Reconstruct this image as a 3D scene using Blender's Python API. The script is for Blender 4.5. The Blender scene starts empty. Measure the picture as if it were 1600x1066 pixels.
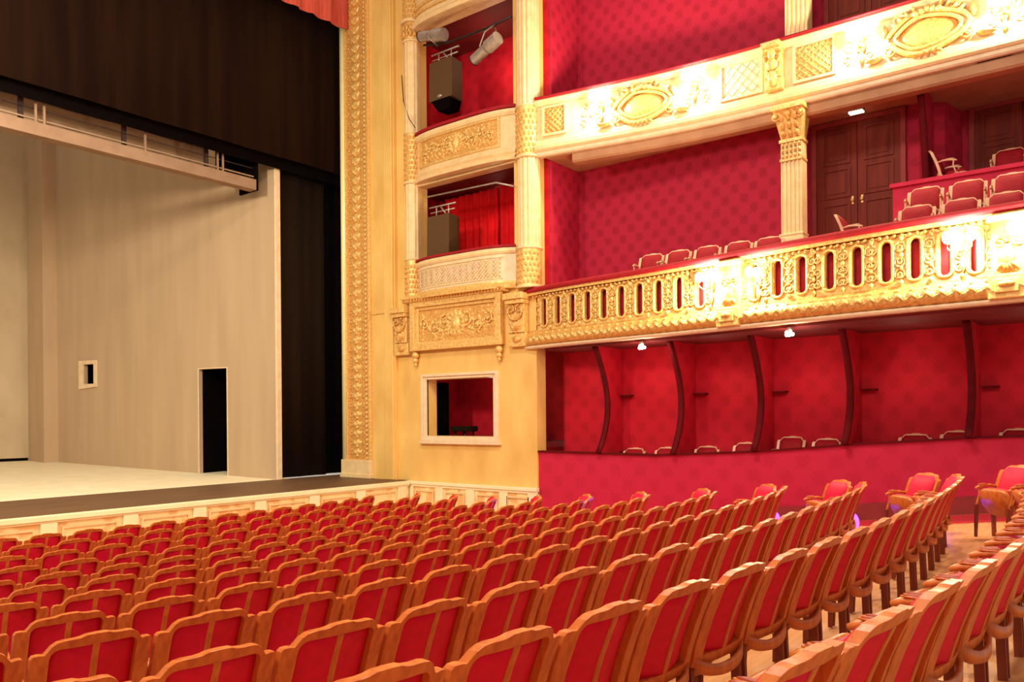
import bpy, bmesh, math, random
from mathutils import Vector, Matrix
random.seed(7)
PI = math.pi
C = bpy.context.scene.collection

# ------------------------------------------------------------------ materials
def lin(c):
    return tuple(((v/255)/12.92 if v/255 <= .04045 else ((v/255+.055)/1.055)**2.4) for v in c)+(1,)

def newmat(name):
    m = bpy.data.materials.new(name); m.use_nodes = True
    nt = m.node_tree; b = nt.nodes['Principled BSDF']
    return m, nt, b

def noise_col(nt, c1, c2, scale=5, stretch=(1,1,1), detail=4, lo=.35, hi=.65):
    tc = nt.nodes.new('ShaderNodeTexCoord'); mp = nt.nodes.new('ShaderNodeMapping')
    mp.inputs['Scale'].default_value = stretch
    n = nt.nodes.new('ShaderNodeTexNoise'); n.inputs['Scale'].default_value = scale; n.inputs['Detail'].default_value = detail
    r = nt.nodes.new('ShaderNodeValToRGB')
    r.color_ramp.elements[0].position = lo; r.color_ramp.elements[1].position = hi
    r.color_ramp.elements[0].color = lin(c1); r.color_ramp.elements[1].color = lin(c2)
    nt.links.new(tc.outputs['Object'], mp.inputs['Vector']); nt.links.new(mp.outputs['Vector'], n.inputs['Vector'])
    nt.links.new(n.outputs['Fac'], r.inputs['Fac'])
    return r, n, mp

def mat(name, c1, c2=None, rough=.6, metal=0., scale=5, stretch=(1,1,1), bump=0., detail=4, lo=.35, hi=.65, spec=.4, sheen=0.):
    m, nt, b = newmat(name)
    b.inputs['Roughness'].default_value = rough; b.inputs['Metallic'].default_value = metal
    b.inputs['Specular IOR Level'].default_value = spec
    if sheen: b.inputs['Sheen Weight'].default_value = sheen
    if c2 is None: c2 = c1
    r, n, mp = noise_col(nt, c1, c2, scale, stretch, detail, lo, hi)
    nt.links.new(r.outputs['Color'], b.inputs['Base Color'])
    if bump:
        bp = nt.nodes.new('ShaderNodeBump'); bp.inputs['Strength'].default_value = bump; bp.inputs['Distance'].default_value = .02
        nt.links.new(n.outputs['Fac'], bp.inputs['Height']); nt.links.new(bp.outputs['Normal'], b.inputs['Normal'])
    return m

def damask(name, c_ground, c_motif, p=.42, q=.46):
    """woven wall fabric: staggered medallions with broken edges"""
    m, nt, b = newmat(name); b.inputs['Roughness'].default_value = .75; b.inputs['Specular IOR Level'].default_value = .25
    tc = nt.nodes.new('ShaderNodeTexCoord'); sp = nt.nodes.new('ShaderNodeSeparateXYZ')
    nt.links.new(tc.outputs['Object'], sp.inputs[0])
    def M(op, a, bb=None):
        n = nt.nodes.new('ShaderNodeMath'); n.operation = op
        for i, v in enumerate((a, bb)):
            if v is None: continue
            if isinstance(v, (int, float)): n.inputs[i].default_value = v
            else: nt.links.new(v, n.inputs[i])
        return n.outputs[0]
    u = M('ADD', sp.outputs[0], sp.outputs[1])
    cu = M('COSINE', M('MULTIPLY', u, 2*PI/p)); cv = M('COSINE', M('MULTIPLY', sp.outputs[2], 2*PI/q))
    s = M('MULTIPLY', cu, cv)
    hf = M('MULTIPLY', M('SINE', M('MULTIPLY', u, 2*PI/p*5)), M('SINE', M('MULTIPLY', sp.outputs[2], 2*PI/q*4)))
    nz = nt.nodes.new('ShaderNodeTexNoise'); nz.inputs['Scale'].default_value = 9
    nt.links.new(tc.outputs['Object'], nz.inputs['Vector'])
    s = M('ADD', M('ADD', s, M('MULTIPLY', hf, .35)), M('MULTIPLY', M('SUBTRACT', nz.outputs['Fac'], .5), 1.0))
    r = nt.nodes.new('ShaderNodeValToRGB'); r.color_ramp.elements[0].position = .02; r.color_ramp.elements[1].position = .55
    r.color_ramp.elements[0].color = lin(c_ground); r.color_ramp.elements[1].color = lin(c_motif)
    nt.links.new(s, r.inputs['Fac']); nt.links.new(r.outputs['Color'], b.inputs['Base Color'])
    return m

def emis(name, col, strength):
    m, nt, b = newmat(name)
    b.inputs['Base Color'].default_value = lin(col); b.inputs['Emission Color'].default_value = lin(col)
    b.inputs['Emission Strength'].default_value = strength
    return m

MT = dict(
 wood=mat('chair_wood', (186,88,30), (212,116,50), rough=.36, scale=3, stretch=(9,9,1.2), bump=.05, spec=.42),
 galwood=mat('pale_gilded_chair_frame', (206,146,108), (220,166,126), rough=.4, scale=4, spec=.5),
 legwood=mat('dark_leg_wood', (116,46,22), (136,58,30), rough=.5, scale=5),
 velvet_shaded=mat('shaded_red_gallery_velvet', (136,10,22), (150,14,28), rough=.7, scale=14, spec=.2),  # red darkened to paint in the shade of the unlit gallery chairs
 pad=mat('armrest_pad_leather', (150,56,26), (166,66,32), rough=.5, scale=9),
 velvet=mat('red_velvet', (168,6,30), (184,10,36), rough=.7, scale=14, spec=.2, sheen=.25),
 velvet_back=mat('red_back_cloth', (204,6,50), (216,10,58), rough=.6, scale=20, spec=.25),
 damask=damask('wall_damask', (176,28,56), (156,21,46)),
 damask_light=damask('parapet_damask', (190,32,62), (182,27,56), .6, .6),
 damask_dk=damask('wall_damask_deep', (186,16,36), (172,12,30), .5, .55),
 redcloth=mat('red_rail_velvet', (150,22,30), (162,28,36), rough=.7, scale=8, spec=.2),
 redwall=mat('red_painted_wall', (184,24,56), (196,32,64), rough=.7, scale=2.5, spec=.25),
 curtain=mat('red_curtain', (200,8,14), (212,14,20), rough=.8, scale=5, spec=.15),
 valance=mat('red_valance_cloth', (186,76,60), (204,92,74), rough=.8, scale=3, stretch=(6,6,.4), spec=.15),
 palegold=mat('pale_gilding', (246,226,150), (250,234,170), rough=.35, metal=.1, scale=6, spec=.6),
 gold=mat('gilding', (220,166,84), (240,200,124), rough=.4, metal=.2, scale=16, bump=.35, spec=.5),
 gold_deep=mat('antique_gilding', (206,140,66), (230,180,100), rough=.42, metal=.2, scale=22, bump=.5, spec=.5),
 cream=mat('cream_plaster', (226,190,134), (236,204,150), rough=.5, scale=6, bump=.05),
 palecream=mat('pale_cream_trim', (222,192,152), (232,206,168), rough=.5, scale=6, bump=.05),
 plaster=mat('yellow_stucco', (216,168,88), (236,194,112), rough=.5, scale=1.6, stretch=(1,1,.5), bump=.06, detail=8, lo=.3, hi=.7),
 marble=mat('veined_marble', (226,176,112), (242,216,156), rough=.35, scale=3.2, detail=12, lo=.42, hi=.52),
 marble_pale=mat('pale_marble', (236,218,170), (242,226,184), rough=.35, scale=3),
 setgrey=mat('set_wall_paint', (178,150,118), (192,164,130), rough=.85, scale=1.1, stretch=(2.0,2.0,.22), detail=8, lo=.25, hi=.75, spec=.15),
 setback=mat('set_back_paint', (184,164,132), (196,176,144), rough=.85, scale=1.3, stretch=(1,1,.5), detail=8, spec=.15),
 setfloor=mat('set_floor_paint', (236,220,180), (244,230,194), rough=.6, scale=2),
 settrim=mat('set_trim_paint', (136,106,82), (148,118,92), rough=.7, scale=3),
 setpanel=mat('set_slatted_panel', (176,146,112), (196,168,134), rough=.7, scale=2, stretch=(.3,1,9)),
 black=mat('black_stage_cloth', (24,10,6), (34,18,8), rough=.95, scale=1.2, stretch=(3,3,.15), spec=.05),
 blackdeep=mat('deep_black_cloth', (8,4,4), (12,6,5), rough=.95, spec=.05),
 leg=mat('dark_leg_cloth', (26,15,7), (34,20,9), rough=.9, scale=1, stretch=(4,4,.2), spec=.08),
 lip=mat('stage_edge_boards', (92,64,40), (112,80,52), rough=.55, scale=2, stretch=(.4,5,1)),
 floor=mat('stalls_floor_boards', (196,134,80), (214,154,98), rough=.5, scale=3, stretch=(1,6,1), detail=6),
 carpet=mat('aisle_carpet', (196,46,54), (208,60,66), rough=.9, scale=30, spec=.1),
 skirting=mat('dark_red_skirting', (134,34,30), (146,42,36), rough=.6, scale=4),
 browndoor=mat('brown_door_wood', (104,30,14), (122,40,20), rough=.6, scale=2, stretch=(5,5,.5), spec=.2),
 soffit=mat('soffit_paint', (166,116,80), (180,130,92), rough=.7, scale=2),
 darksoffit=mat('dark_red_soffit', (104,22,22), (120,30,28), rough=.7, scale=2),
 darkedge=mat('dark_velvet_edge', (84,10,14), (96,14,18), rough=.8, spec=.1),
 speaker=mat('speaker_cabinet', (86,58,32), (94,66,38), rough=.8, scale=60, spec=.2),
 metal=mat('grey_metal', (166,150,136), (188,172,156), rough=.35, metal=.5, scale=8),
 darkmetal=mat('dark_metal', (50,36,32), (62,46,40), rough=.45, metal=.5, scale=8),
 void=mat('unlit_interior', (10,6,6), (12,8,8), rough=1, spec=0),
 lampglass=emis('lit_lamp_glass', (255,240,214), 14),
 spotglass=emis('lit_small_lamp', (255,236,220), 3.0),
 violet=emis('violet_lamp', (120,60,255), 5),
 greenled=emis('pale_lit_lens', (255,250,225), 4),
)

# ------------------------------------------------------------------ mesh helpers
class MB:
    def __init__(s, T=None): s.v = []; s.f = []; s.T = T or (lambda a,o,z: (a,o,z)); s.smooth = []
    def add(s, vs, fs, smooth=False):
        k = len(s.v); s.v += [s.T(*p) for p in vs]; s.f += [tuple(i+k for i in f) for f in fs]; s.smooth += [smooth]*len(fs)
        return s
    def box(s, a0, a1, o0, o1, z0, z1):
        return s.add([(a0,o0,z0),(a1,o0,z0),(a1,o1,z0),(a0,o1,z0),(a0,o0,z1),(a1,o0,z1),(a1,o1,z1),(a0,o1,z1)],
              [(0,3,2,1),(4,5,6,7),(0,1,5,4),(1,2,6,5),(2,3,7,6),(3,0,4,7)])
    def blob(s, c, r, nu=10, nv=6):
        vs = [(c[0], c[1], c[2]-r[2])]; fs = []
        for j in range(1, nv):
            t = -PI/2+PI*j/nv
            for i in range(nu):
                p = 2*PI*i/nu; vs.append((c[0]+r[0]*math.cos(t)*math.cos(p), c[1]+r[1]*math.cos(t)*math.sin(p), c[2]+r[2]*math.sin(t)))
        vs.append((c[0], c[1], c[2]+r[2])); L = len(vs)-1
        for i in range(nu):
            fs.append((0, 1+(i+1)%nu, 1+i)); fs.append((L, L-nu+i, L-nu+(i+1)%nu))
            for j in range(nv-2):
                a = 1+j*nu; fs.append((a+i, a+(i+1)%nu, a+nu+(i+1)%nu, a+nu+i))
        return s.add(vs, fs, True)
    def tube(s, pts, r, n=6, closed=False, sm=True):
        """round bar through points (radius or list of radii)"""
        P = [Vector(p) for p in pts]; N = len(P); vs = []; fs = []
        R = r if isinstance(r, (list, tuple)) else [r]*N
        for i in range(N):
            a = P[(i-1) % N] if (closed or i) else P[i]; b = P[(i+1) % N] if (closed or i < N-1) else P[i]
            t = (b-a).normalized(); up = Vector((0,0,1)) if abs(t.z) < .9 else Vector((0,1,0))
            x = t.cross(up).normalized(); y = x.cross(t)
            for k in range(n):
                q = P[i]+(x*math.cos(2*PI*k/n)+y*math.sin(2*PI*k/n))*R[i]; vs.append(tuple(q))
        for i in range(N if closed else N-1):
            a = i*n; b = ((i+1) % N)*n
            for k in range(n): fs.append((a+k, a+(k+1)%n, b+(k+1)%n, b+k))
        if not closed: fs += [tuple(range(n))[::-1], tuple(range((N-1)*n, N*n))]
        return s.add(vs, fs, sm)
    def scroll(s, a, o, z, R, turns=1.4, d=1, r=.012, start=0., asp=1.):
        pts = []; n = max(8, int(turns*10))
        for i in range(n+1):
            f = i/n; rr = R*(1-.82*f); t = start+d*f*turns*2*PI
            pts.append((a+rr*math.cos(t)*asp, o, z+rr*math.sin(t)))
        return s.tube(pts, [r*(1-.35*i/n) for i in range(n+1)], 5)
    def leaf(s, a, o, z, L, W, ang, th=.02):
        """pointed acanthus-like lobe lying on the plane"""
        ca, sa = math.cos(ang), math.sin(ang); n = 6; vs = []; fs = []
        for i in range(n+1):
            f = i/n; w = W*math.sin(PI*min(1, f*.92+.08))**.8*(1-.25*f); x = L*f; h = th*(1+1.2*math.sin(PI*f))
            for (yy, oo) in ((-w, 0), (0, h), (w, 0)):
                vs.append((a+x*ca-yy*sa, o+oo, z+x*sa+yy*ca))
        for i in range(n):
            k = i*3; fs += [(k,k+1,k+4,k+3), (k+1,k+2,k+5,k+4)]
        return s.add(vs, fs, True)
    def prism(s, poly, o0, o1, plane='az'):
        n = len(poly); vs = [(p[0], o0, p[1]) for p in poly]+[(p[0], o1, p[1]) for p in poly]
        fs = [tuple(range(n)), tuple(range(2*n-1, n-1, -1))]+[(i, i+n, (i+1)%n+n, (i+1)%n) for i in range(n)]
        return s.add(vs, fs)
    def ringplate(s, outer, inner, o0, o1):
        """plate between two matching outlines"""
        n = len(outer); vs = []
        for pl in (outer, inner):
            for o in (o0, o1): vs += [(p[0], o, p[1]) for p in pl]
        fs = []
        for i in range(n):
            j = (i+1) % n
            fs += [(i, j, 2*n+j, 2*n+i), (n+i, 3*n+i, 3*n+j, n+j), (i, n+i, n+j, j), (2*n+i, 2*n+j, 3*n+j, 3*n+i)]
        return s.add(vs, fs)
    def build(s, name, m, parent=None, bevel=0):
        me = bpy.data.meshes.new(name); me.from_pydata(s.v, [], s.f); me.materials.append(m)
        bm = bmesh.new(); bm.from_mesh(me); bmesh.ops.recalc_face_normals(bm, faces=bm.faces); bm.to_mesh(me); bm.free()
        if len(me.polygons) == len(s.smooth): me.polygons.foreach_set('use_smooth', s.smooth)
        o = bpy.data.objects.new(name, me); C.objects.link(o)
        if parent: o.parent = parent
        if bevel:
            b = o.modifiers.new('bevel', 'BEVEL'); b.width = bevel; b.segments = 2; b.limit_method = 'ANGLE'
        return o

def empty(name, loc=(0,0,0), rz=0.):
    o = bpy.data.objects.new(name, None); C.objects.link(o); o.location = loc; o.rotation_euler = (0,0,rz); o.empty_display_size = .1
    return o
def tag(o, label, cat, group=None, kind=None):
    o['label'] = label; o['category'] = cat
    if group: o['group'] = group
    if kind: o['kind'] = kind
    return o
def struct(o, label=None):
    o['kind'] = 'structure'
    if label: o['label'] = label
    return o

# local frames: a runs along the surface, o comes out towards the auditorium, z is up
def onwall(X, Yc=0., zc=0.):                       # a wall facing -X; a grows towards -Y
    return lambda a, o, z: (X-o, Yc-a, zc+z)
def frame2d(x, y, tx, ty, z0=0.):                  # at (x,y), tangent (tx,ty); outward is (ty,-tx)
    return lambda a, o, z: (x+a*tx+o*ty, y+a*ty-o*tx, z0+z)

def smooth_path(P, n=60):
    pts = [Vector(p) for p in P]; out = []
    seg = len(pts)-1
    for k in range(n+1):
        t = k/n*seg; i = min(int(t), seg-1); f = t-i
        p0 = pts[max(i-1,0)]; p1 = pts[i]; p2 = pts[i+1]; p3 = pts[min(i+2,seg)]
        out.append(.5*((2*p1)+(p2-p0)*f+(2*p0-5*p1+4*p2-p3)*f*f+(3*p1-p0-3*p2+p3)*f**3))
    return out
def sweep(mb, prof, path, caps=True, smooth=False):
    """sweep a closed (o,z) profile along a plan path (list of Vectors)"""
    n = len(prof); N = len(path); vs = []; fs = []
    for i, p in enumerate(path):
        t = (path[min(i+1,N-1)]-path[max(i-1,0)]).normalized(); nx, ny = t.y, -t.x
        for (o, z) in prof: vs.append((p.x+nx*o, p.y+ny*o, z))
    for i in range(N-1):
        for k in range(n): fs.append((i*n+k, i*n+(k+1)%n, (i+1)*n+(k+1)%n, (i+1)*n+k))
    if caps: fs += [tuple(range(n)), tuple(range((N-1)*n, N*n))[::-1]]
    T = mb.T; mb.T = lambda a,o,z: (a,o,z); mb.add(vs, fs, smooth); mb.T = T
    return mb
def at_y(path, Y):
    for a, b in zip(path, path[1:]):
        if (a.y-Y)*(b.y-Y) <= 0 and a.y != b.y:
            f = (a.y-Y)/(a.y-b.y); p = a.lerp(b, f); t = (b-a).normalized(); return p, t
    a, b = path[-2:]; return b, (b-a).normalized()
def part_path(path, y0, y1, n=10):
    return [at_y(path, y0+(y1-y0)*i/n)[0] for i in range(n+1)]
def along(path, Y, z0=0.):
    p, t = at_y(path, Y); return frame2d(p.x, p.y, t.x, t.y, z0)

# ------------------------------------------------------------------ stalls floor (raked, dished with the rows)
ROWZ = [(-3,-1.40),(-.2,-1.47),(.81,-1.575),(1.89,-1.712),(3.01,-1.872),(4.09,-1.98),(5.15,-2.095),(6.29,-2.21),(7.39,-2.315),(8.47,-2.41),(9.55,-2.48),(10.63,-2.52),(11.7,-2.55),(12.8,-2.58),(16,-2.68)]
CX, CA = 7.0, .0135
def yeff(x, y): return y-CA*min((x-CX)**2, 34)
def zfloor(x, y):
    e = yeff(x, y)
    if e <= ROWZ[0][0]: return ROWZ[0][1]
    for (a, za), (b, zb) in zip(ROWZ, ROWZ[1:]):
        if e <= b: return za+(zb-za)*(e-a)/(b-a)
    return ROWZ[-1][1]
def floor_grid(name, m, x0, x1, y0, y1, nx, ny, dz=0., th=.06):
    mb = MB(); vs = []; fs = []
    for lay in (0, -th):
        for j in range(ny+1):
            for i in range(nx+1):
                x = x0+(x1-x0)*i/nx; y = y0+(y1-y0)*j/ny; vs.append((x, y, zfloor(x, y)+dz+lay))
    K = (nx+1)*(ny+1)
    for j in range(ny):
        for i in range(nx):
            a = j*(nx+1)+i; q = (a, a+1, a+nx+2, a+nx+1); fs.append(q); fs.append(tuple(K+v for v in q[::-1]))
    edge = [i for i in range(nx+1)]+[j*(nx+1)+nx for j in range(1, ny+1)]+[ny*(nx+1)+i for i in range(nx-1, -1, -1)]+[j*(nx+1) for j in range(ny-1, 0, -1)]
    for a, b in zip(edge, edge[1:]+edge[:1]): fs.append((a, K+a, K+b, b))
    mb.add(vs, fs, False); return mb.build(name, m)
struct(floor_grid('floor', MT['floor'], -3, 15.3, -3, 15.18, 24, 30))
tag(floor_grid('aisle_carpet', MT['carpet'], 13.75, 14.98, -1, 10.9, 4, 24, .012, .012), 'red carpet runner along the foot of the curved red wall', 'carpet')

# ------------------------------------------------------------------ stage
SZ = -1.68
b = MB(); b.box(-4, 17.5, 15.2, 18.5, SZ-.12, SZ); struct(b.build('floor_stage_edge', MT['lip']))
rake = lambda y: SZ+.0285*(y-18.46)
b = MB(); b.add([(-6,18.46,rake(18.46)+.004),(13.6,18.46,rake(18.46)+.004),(13.6,31,rake(31)),(-6,31,rake(31)),(-6,18.46,SZ-.12),(13.6,18.46,SZ-.12),(13.6,31,SZ-.12),(-6,31,SZ-.12)],
     [(0,1,2,3),(7,6,5,4),(0,4,5,1),(1,5,6,2),(2,6,7,3),(3,7,4,0)])
tag(b.build('stage_set_floor', MT['setfloor']), 'pale cream painted floor of the stage set', 'set floor')

# marble front of the stage
g = empty('stage_front', (0,15.2,0)); tag(g, 'cream marble panelled front below the stage edge', 'stage front')
T = lambda a, o, z: (a, 15.2-o-15.2, z)
b = MB(T); b.box(-3, 14.86, .0, .10, -2.72, SZ-.12); b.build('marble_slab', MT['marble'], g)
b = MB(T); b.box(-3, 14.86, .0, .17, SZ-.10, SZ-.005); b.box(-3,14.86,.0,.14,SZ-.14,SZ-.10); b.build('top_moulding', MT['marble_pale'], g, .01)
for X in [3.2, 4.62, 6.05, 7.5, 8.92, 10.35, 11.8, 13.2, 14.6]:
    b = MB(T); b.box(X-.14, X+.14, .10, .155, -2.7, SZ-.14); b.build('pilaster', MT['marble_pale'], g, .008)
for X in [3.9, 5.33, 6.77, 8.21, 9.63, 11.07, 12.5, 13.9]:
    w = .5
    b = MB(T)
    fr = [(X-w,-2.62),(X+w,-2.62),(X+w,-1.9),(X-w,-1.9)]; fi = [(X-w+.04,-2.58),(X+w-.04,-2.58),(X+w-.04,-1.94),(X-w+.04,-1.94)]
    b.ringplate(fr, fi, .10, .13); b.build('panel_moulding', MT['cream'], g)

# set side wall with a door and a small window
A = Vector((13.2,18.46)); B = Vector((11.6,28.03)); L = (B-A).length; t = (B-A)/L
T = frame2d(A.x, A.y, t.x, t.y)      # a grows upstage; o is (t.y,-t.x) = to the +X side
Ts = lambda a, o, z: T(a, -o, z)     # so that o comes into the set
g = empty('stage_set_side_wall', (A.x, A.y, SZ)); tag(g, 'tall grey streaky stage set wall with narrow doorway', 'stage set wall')
def par(mb, name, m, root, bevel=0):
    o = mb.build(name, m, None, bevel); o.parent = root; o.matrix_parent_inverse = Matrix.Translation(-Vector(root.location)) ; return o
d0, d1, dz = .194*L, .312*L, 1.42; w0, w1, wz0, wz1 = .806*L, .862*L, 1.13, 1.76
b = MB(Ts); H = 11
for (a0,a1,z0,z1) in [(0,d0,SZ-.02,H),(d0,d1,dz,H),(d1,w0,SZ,H),(w0,w1,SZ,wz0),(w0,w1,wz1,H),(w1,L+.2,SZ,H)]: b.box(a0,a1,-.12,0,z0,z1)
par(b, 'wall_flat', MT['setgrey'], g)
b = MB(Ts); b.box(d0-.03,d0,-.02,.02,rake(20.3),dz+.03); b.box(d1,d1+.03,-.02,.02,rake(21.4),dz+.03); b.box(d0,d1,-.02,.02,dz,dz+.03); par(b,'door_trim',MT['palecream'],g)
b = MB(Ts); b.box(d0-.3,d1+.3,-1.3,-1.25,SZ,dz+.4); b.box(d1,d1+.04,-1.25,-.12,SZ,dz+.3); b.box(d0-.04,d0,-1.25,-.12,SZ,dz+.3); b.box(d0-.04,d1+.04,-1.25,-.12,dz+.04,dz+.1); par(b,'dark_lobby',MT['blackdeep'],g)
b = MB(Ts); b.ringplate([(w0-.12,wz0-.1),(w1+.22,wz0-.16),(w1+.22,wz1+.12),(w0-.12,wz1+.12)],[(w0,wz0),(w1,wz0),(w1,wz1),(w0,wz1)],0,.05); par(b,'window_frame',MT['palecream'],g)
b = MB(Ts); b.box(w0-.1,w1+.1,-.5,-.45,wz0-.1,wz1+.1); b.box(w0-.1,w0-.04,-.5,-.12,wz0-.1,wz1+.1); b.box(w1+.04,w1+.1,-.5,-.12,wz0-.1,wz1+.1); b.box(w0-.1,w1+.1,-.5,-.12,wz1+.04,wz1+.1); b.box(w0-.1,w1+.1,-.5,-.12,wz0-.1,wz0-.04); par(b,'window_recess',MT['blackdeep'],g)
b = MB(Ts); b.box(-.06,0,-.14,.02,SZ-.02,H); par(b,'end_batten',MT['palecream'],g)
# back wall
g = empty('stage_set_back_wall', (8,29,rake(29))); tag(g, 'pale grey stage set back wall at the rear of the stage', 'stage set wall')
b = MB(); b.box(-6,11.15,29.3,29.42,rake(29.3)+.1,H+1); par(b,'wall_flat',MT['setback'],g)
b = MB(); b.box(11.15,11.75,28.1,29.5,rake(28),H+1); par(b,'corner_pier',MT['setgrey'],g)
b = MB(); b.box(-6,11.15,29.36,29.44,rake(29.3)-.02,rake(29.3)+.1); par(b,'dark_gap',MT['blackdeep'],g)

# overhead truss of the set
g = empty('set_overhead_frame', (8,18.6,6)); tag(g, 'cream lattice frame spanning the top of the stage set', 'set ceiling frame')
b = MB(); b.box(-4,12.66,18.5,18.8,6.08,6.36); b.build('lower_beam', MT['settrim'], g, .01).matrix_parent_inverse = Matrix.Translation((-8,-18.6,-6))
for zz, nm in ((6.42,'lower_rail'),(6.86,'upper_rail')):
    b = MB(); b.box(-4,12.62,18.56,18.60,zz,zz+.035); par(b,nm,MT['settrim'],g)
b = MB(); b.box(-4,12.62,18.60,18.62,6.66,6.68); par(b,'thin_rail',MT['darkmetal'],g)
for X in (5.4,7.25,7.42,9.65,11.55,11.7): b = MB(); b.box(X-.02,X+.02,18.53,18.57,6.36,7.3); par(b,'muntin',MT['settrim'],g)
for X in (7.0,9.2,11.3): b = MB(); b.box(X-.05,X+.05,18.64,18.7,6.36,7.3); par(b,'hanging_post',MT['darkmetal'],g)
b = MB(); b.box(-4,11.95,19.7,19.75,6.55,8.6); par(b,'slatted_panel',MT['setpanel'],g)
b = MB(); b.box(11.95,12.72,19.2,19.3,6.3,7.6); b.box(12.66,12.72,18.5,19.3,6.08,7.4); b.box(11.95,12.0,18.9,19.3,6.4,7.4); par(b,'black_end_box',MT['blackdeep'],g)

# black masking cloths and the red valance
def cloth(name, m, x0, x1, y, z0, z1, amp=.04, k=1.3, slope=0., th=.03, n=80):
    mb = MB(); vs = []; fs = []
    for lay in (0, th):
        for i in range(n+1):
            f = i/n; x = x0+(x1-x0)*f; dy = amp*math.sin(x*2*PI/k)+amp*.4*math.sin(x*2*PI/k*2.7+1)
            vs += [(x, y+dy+lay, z0+slope*f), (x, y+dy+lay, z1)]
    K = 2*(n+1)
    for i in range(n):
        a = 2*i; fs += [(a,a+1,a+3,a+2), (K+a,K+a+2,K+a+3,K+a+1), (a,a+2,K+a+2,K+a), (a+1,K+a+1,K+a+3,a+3)]
    fs += [(0,K,K+1,1), (2*n,2*n+1,K+2*n+1,K+2*n)]
    mb.add(vs, fs, True); return mb.build(name, m)
tag(cloth('black_border_cloth', MT['black'], -5, 15.9, 17.9, 6.92, 12.6, .015, 2.9), 'dark black border cloth hanging across the top of the stage opening', 'stage curtain')
tag(cloth('black_border_cloth', MT['blackdeep'], -5, 15.9, 18.3, 6.74, 12.0, .02, 1.9), 'second black border hanging just behind the big dark border', 'stage curtain')
tag(cloth('side_leg_cloth', MT['leg'], 13.32, 15.0, 18.65, SZ+.02, 8, .03, 1.1), 'tall dark brown masking cloth beside the grey set wall', 'stage curtain')
tag(cloth('side_leg_cloth', MT['blackdeep'], 14.85, 17.2, 18.9, SZ+.02, 8, .03, .8), 'nearly black masking cloth next to the gilded frame of the stage opening', 'stage curtain')
tag(cloth('red_valance', MT['valance'], 6, 15.2, 17.3, 10.72, 13.2, .05, .55, .06), 'orange red valance cloth at the very top of the stage opening', 'curtain')

# ------------------------------------------------------------------ proscenium wall (faces -X) with the gilded frame
b = MB(); b.box(14.9,15.6,15.58,17.62,SZ,12.6); struct(b.build('wall_proscenium', MT['plaster']))
g = empty('gilded_proscenium_frame', (14.9,17,SZ)); tag(g, 'tall gilded carved border framing the stage opening', 'stage frame')
Tw = onwall(14.9, 17.0)
b = MB(Tw); pts = []
b.tube([(-.56,.04,SZ+.5),(-.56,.04,12.6)], .1, 12); par(b,'outer_roll',MT['palegold'],g)
b = MB(Tw); b.box(-.44,.42,0,.05,SZ+.5,12.6); par(b,'ornament_bed',MT['gold_deep'],g)
b = MB(Tw); b.box(.42,.50,0,.09,SZ+.5,12.6); b.box(-.47,-.43,0,.1,SZ+.5,12.6); par(b,'fillet',MT['gold'],g,.01)
b = MB(Tw); z = SZ+.62
while z < 12.4:
    b.leaf(-.05,.05,z,.2,.10,PI/2,.03); b.leaf(-.08,.05,z+.03,.2,.06,PI/2+.9,.03); b.leaf(-.02,.05,z+.03,.2,.06,PI/2-.9,.03)
    b.blob((-.05,.07,z),(.045,.04,.045),8,4); b.scroll(-.28,.06,z+.08,.08,1.1,1,.018,PI/2); b.scroll(.17,.06,z+.08,.07,1.1,-1,.016,PI/2)
    z += .26
par(b,'carved_leaves',MT['gold'],g)
b = MB(Tw); z = SZ+.55
while z < 12.5: b.blob((.33,.06,z),(.042,.04,.05),8,4); z += .125
par(b,'bead_row',MT['gold'],g)
b = MB(Tw); b.box(-.68,.52,0,.13,SZ,SZ+.5); b.box(-.70,.54,0,.16,SZ,SZ+.12); par(b,'plinth',MT['cream'],g,.015)
b = MB(onwall(14.9,0)); b.box(-15.95,-15.62,-.02,.07,SZ,12.6); struct(b.build('trim_1', MT['plaster'], None, .02))
b = MB(onwall(14.9,0)); b.box(-16.5,-15.95,0,.02,2.78,2.81); struct(b.build('trim_2', MT['gold_deep']))

# ------------------------------------------------------------------ box tower wall
BX = 15.0
b = MB(lambda a,o,z: (BX+o, a, z))
for (y0,y1,z0,z1) in [(11.0,12.28,SZ,3.1),(14.52,15.6,SZ,3.1),(12.28,14.52,SZ,-.5),(12.28,14.52,.95,3.1),(11.0,11.62,3.1,12.6),(14.8,15.6,3.1,12.6)]:
    b.box(y0,y1,0,.35,z0,z1)
struct(b.build('wall_box_front', MT['plaster']))
b = MB(lambda a,o,z: (BX+o, a, z))
b.box(11.62,14.8,-.02,.3,6.0,6.3); b.box(11.62,14.8,-.02,.3,10.1,10.6); struct(b.build('trim_3', MT['cream'], None, .02))
# box interiors
b = MB(); b.box(17.0,17.1,10.9,15.7,-1.0,12.6); b.box(15.35,17.0,15.3,15.4,-1.0,12.6); b.box(15.35,17.05,10.86,11.0,2.0,12.6)
struct(b.build('wall_box_interior', MT['damask_dk']))
b = MB()
for z in (-.75, 2.9, 6.0, 10.2): b.box(15.36,17.0,11.0,15.3,z,z+.12)
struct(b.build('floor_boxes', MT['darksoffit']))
# proscenium-box end wall seen from the hall
b = MB(); b.box(15.36,16.6,10.78,10.86,1.6,12.6); struct(b.build('wall_box_side', MT['damask']))

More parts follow.
